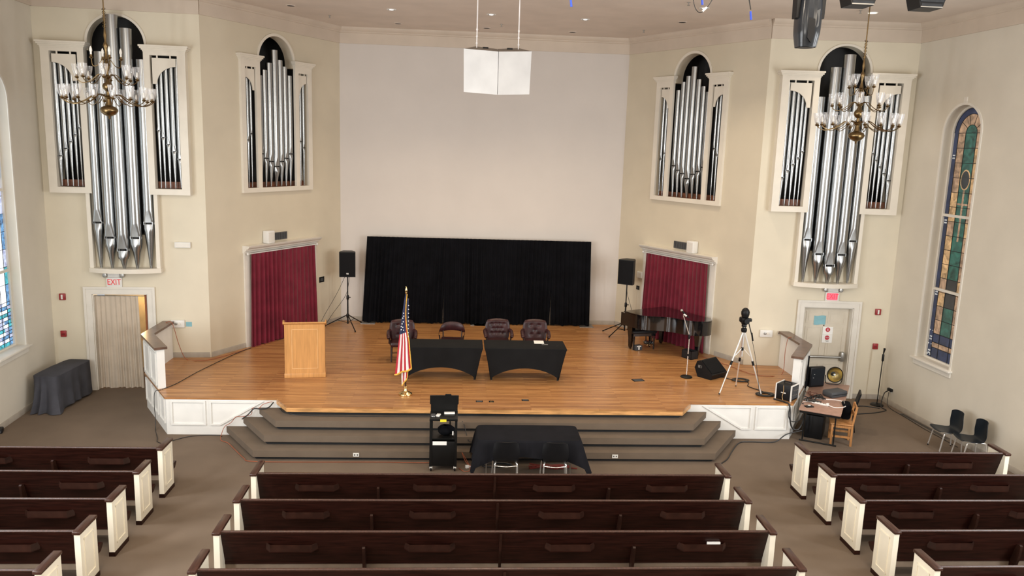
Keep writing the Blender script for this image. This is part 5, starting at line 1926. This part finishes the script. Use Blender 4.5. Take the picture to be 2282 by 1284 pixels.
for side, s_, lab in (('L', .70, 'white emergency light box low on the wall above the left parapet'), ('R', .47, 'white emergency light box on the wall left of the right parapet')):
    t = on_wall('out' + side, s_, 0, 1.48, 'emergency_light', lab, 'emergency light')
    MB().box(-.15, .15, 0, .06, 0, .175, WPLAS, .012).build('housing', t)
    for q in (-.035, .035):
        mb = MB()
        mb.mx = Matrix.Translation((q, .058, .09)) @ Matrix.Rotation(R(-90), 4, 'X')
        mb.lathe([(.03, 0), (.03, .02), (.02, .022)], STEEL if q > 0 else WHITE, 12)
        mb.build('lamp_head', t)
o = on_wall('outL', .465, 0, 1.55, 'blue_note', 'small square blue paper beside the emergency light above the left parapet', 'paper')
MB().box(-.065, .065, .001, .004, -.055, .055, BLUEP).build('sheet', o)
t = on_wall('outR', .785, 0, 1.575, 'light_switch', 'small beige switch plate between the right emergency light and the parapet', 'switch')
MB().box(-.035, .035, 0, .006, -.06, .06, DOORP).build('cover_plate', t)
MB().box(-.012, .012, .006, .012, -.02, .02, GREYP).build('toggle', t)
t = on_wall('angL', .84, 0, 2.06, 'wall_plate', 'black wall plate right of the left red curtain', 'wall plate')
MB().box(-.10, .10, 0, .012, -.075, .075, BLKM).build('plate', t)
MB().box(-.06, .06, .012, .016, -.04, .04, GREYD).build('socket', t)
t = on_wall('angR', .97, 0, 2.40, 'thermostat', 'small cream wall box between the right loudspeaker and the red curtain', 'wall box')
MB().box(-.10, .10, 0, .05, -.09, .09, WPLAS, .008).build('housing', t)
MB().box(-.07, .07, .05, .053, -.06, .06, WHITE).build('cover', t)
t = on_wall('angR', .90, 0, 2.02, 'wall_plate', 'small black wall plate under the cream wall box by the right loudspeaker', 'wall plate')
MB().box(-.06, .06, 0, .012, -.055, .055, BLKM).build('plate', t)
MB().box(-.03, .03, .012, .016, -.03, .03, GREYD).build('socket', t)
# notices on the right door  (door face at y=-.155)
t = on_wall('outR', 1.80, -.144, 1.90, 'blue_notice', 'blue sheet of paper taped to the closed exit door', 'paper')
MB().grid(lambda u, v: (-.14 + .28 * u, .003 + .004 * math.sin(u * 3 + 2 * v), -.11 + .22 * v + .01 * math.sin(u * 6)), 8, 5, BLUEP, True, .002).build('sheet', t)
for z, lab in ((1.64, 'white notice with a red disc on the exit door, upper of two'), (1.44, 'white notice with a red disc and small print on the exit door, lower of two')):
    t = on_wall('outR', 2.02, -.144, z, 'door_notice', lab, 'notice')
    MB().box(-.125, .125, .001, .003, -.095, .10, PAPER).build('sheet', t)
    mb = MB()
    mb.mx = Matrix.Translation((0, .003, .03)) @ Matrix.Rotation(R(-90), 4, 'X')
    mb.lathe([(.056, 0), (.056, .002)], REDINK, 24)
    mb.build('red_disc', t)
    mb = MB()
    if z < 1.5:
        mb.text('STOP', .036, 0, .0065, .03, FWHITE, .002)
        for k in range(3):
            mb.box(-.045, .045 - .015 * k, .003, .004, -.045 - .014 * k, -.039 - .014 * k, GREYP)
    else:
        mb.box(-.008, .008, .005, .0065, .02, .055, FWHITE).box(-.02, .02, .005, .0065, .004, .012, FWHITE)
    mb.build('print', t)

# ================================================================== CEILING FITTINGS
LIT = EM('downlight_lit', (1, .96, .9), 3.0, var=.02)
LITW = EM('downlight_warm', (1, .86, .55), 4.0, var=.02)
rank = ('leftmost', 'second from the left', 'third from the left', 'fourth from the left', 'rightmost')
for k, (x, y) in enumerate(((-4.58, 19.28), (-2.31, 21.38), (-.03, 21.51), (2.23, 21.59), (4.51, 19.23))):
    t = thing('ceiling_downlight', 'unlit dark recessed downlight in the ceiling, %s of the five dark ones' % rank[k], 'downlight', (x, y, ZC), 0, 'ceiling downlights')
    MB().lathe([(.085, -.012), (.11, -.010), (.115, -.001), (.085, -.001)], CEIL, 20, caps=False).build('trim_ring', t)
    MB().lathe([(.086, -.004), (.086, -.006)], DARK, 20).build('dark_aperture', t)
for k, (x, y) in enumerate(((-2.29, 19.23), (0.01, 19.32), (2.24, 19.45), (4.45, 17.3), (7.95, 16.95))):
    warm = k == 4
    t = thing('ceiling_downlight', 'bright recessed downlight in the ceiling, %s of the five lit ones' % rank[k] if not warm else 'warm yellow recessed downlight in the ceiling by the right chandelier rod', 'downlight', (x, y, ZC), 0, 'ceiling downlights')
    MB().lathe([(.08, -.012), (.11, -.010), (.115, -.001), (.08, -.001)], WPLAS, 20, caps=False).build('trim_ring', t)
    r_ = .10 if warm else .05
    MB().lathe([(r_, -.009), (r_ * .8, -.014)], LITW if warm else LIT, 20).build('lamp', t)
    l = bpy.data.lights.new('downlight', 'SPOT')
    l.energy = 160 if warm else 330
    l.color = (1, .82, .6)
    l.spot_size = R(110)
    l.spot_blend = .9
    l.shadow_soft_size = .08
    lo = bpy.data.objects.new('downlight', l)
    COL.objects.link(lo)
    lo.location = (x, y, ZC - .04)
for k, (x, y, lab) in enumerate(((-3.9, 20.51, 'small sprinkler head on the ceiling at the left, near the frieze'), (.32, 20.78, 'small sprinkler head on the ceiling behind the hanging speaker'), (3.95, 16.73, 'small sprinkler head on the ceiling beside the dangling blue plugs'), (3.94, 20.75, 'small sprinkler head on the ceiling at the right, near the frieze'), (7.59, 16.76, 'small sprinkler head on the ceiling left of the warm downlight'))):
    t = thing('sprinkler_head', lab, 'sprinkler', (x, y, ZC))
    MB().lathe([(.035, -.006), (.035, -.0005)], STEEL, 12).build('escutcheon', t)
    MB().tube([(0, 0, -.005), (0, 0, -.06)], .012, STEEL, 8).lathe([(.03, -.064), (.03, -.06)], STEEL, 10).build('deflector', t)

# stage lighting hung from a pipe over the pews
t = thing('lighting_pipe', 'black lighting pipe on rods above the top edge of the picture', 'lighting pipe', (3.4, 10.0, 8.05))
MB().tube([(-3.2, 0, 0), (2.9, 0, 0)], .025, BLKM, 10).build('pipe', t)
for x in (-2.8, 0, 2.6):
    MB().tube([(x, 0, 0), (x, 0, ZC - 8.05)], .008, STEEL, 6).build('hanger_rod', t)
t = thing('moving_head_light', 'black moving-head stage light hanging at the top right', 'stage light', (3.62, 10.0, 7.99))
MB().box(-.17, .17, -.12, .12, -.14, -.03, BLKP, .02).box(-.02, .02, -.02, .02, -.03, .06, BLKM).build('base', t)
for s in (-1, 1):
    MB().prism([(s * .14, -.14), (s * .185, -.14), (s * .175, -.50), (s * .13, -.50)], -.07, .07, BLKP, 'y').build('yoke_arm', t)
GLP = M('gloss_grey_plastic', (.016, .019, .024), .2, var=.1)


def headf(u, v):
    a = 2 * PI * u
    z = -.22 - .62 * v
    r = .145 * (1 - .0 * v) * (.93 + .12 * math.sin(PI * v)) * (1 - .22 * max(0, v - .75) * 2)
    n = 4
    c, s = math.cos(a), math.sin(a)
    k = (abs(c) ** n + abs(s) ** n) ** (-1 / n)
    rid = 1 - .06 * (1 if v < .62 and abs(c) < .25 and s < 0 else 0)
    return (r * c * k * .92, r * s * k * rid, z)


hd = MB().grid(headf, 40, 20, GLP, True).lathe([(.10, -.845), (.104, -.835)], BLKP, 24).lathe([(.09, -.22), (.09, -.215)], BLKP, 24)
o = hd.build('lamp_head', t)
MB().prism([(-.055, -.50), (.03, -.52), (.04, -.70), (.0, -.80), (-.05, -.74)], -.152, -.135, BLKP, 'y').build('vent_panel', o)
MB().prism([(.045, -.42), (.085, -.40), (.08, -.60), (.055, -.62)], -.150, -.132, GREYD, 'y').build('side_panel', o)
for x, nm, z in ((4.23, 'left of the right chandelier rod', 7.66), (5.10, 'in the top right corner of the picture', 7.66)):
    t = thing('floodlight', 'black floodlight hanging from the pipe, %s' % nm, 'stage light', (x, 10.0, z))
    MB().prism([(-.20, .20), (.20, .20), (.14, .0), (-.14, .0)], -.14, .14, BLKP, 'y').build('housing', t)
    MB().box(-.13, .13, -.146, -.139, .02, .05, GLP).box(-.15, .15, -.15, -.139, .07, .17, GLP).build('face', t)
    MB().tube([(-.19, 0, .12), (-.19, 0, .36), (.19, 0, .36), (.19, 0, .12)], .012, BLKM, 6).build('yoke', t)
    MB().box(-.14, .14, -.148, -.142, .004, .018, STEEL).build('lip', t)
for x0, x1, lab, zb in ((.58, .66, 'blue-tipped cable end dangling at the top right of the hanging speaker', 7.51), (2.22, 2.27, 'looped cable with a blue plug dangling at the top, left of the moving-head light', 7.60), (2.86, 2.89, 'black cable with a blue plug dangling just left of the moving-head light', 7.45)):
    t = thing('hanging_cable', lab, 'cable', (x1, 10.0, zb))
    MB().tube(spline([(x0 - x1, 0, 8.04 - zb), (x0 - x1 - .02, 0, (8.04 - zb) * .6), (0, 0, .12)], 5), .007, DKCORD, 6).build('cord', t)
    MB().tube([(0, 0, .10), (.015, 0, 0)], [.012, .014], BLUECON, 8).build('plug', t)
    if x1 == 2.27:
        MB().tube(spline([(-.1, 0, 8.04 - zb), (-.10, 0, .05), (-.02, 0, -.09), (.08, 0, -.02), (.16, 0, .16), (.16, 0, 8.04 - zb)], 6), .005, DKCORD, 6).build('loop', t)
        MB().tube([(.02, 0, -.075), (.07, 0, -.025)], .013, WPLAS, 8).build('white_tag', t)
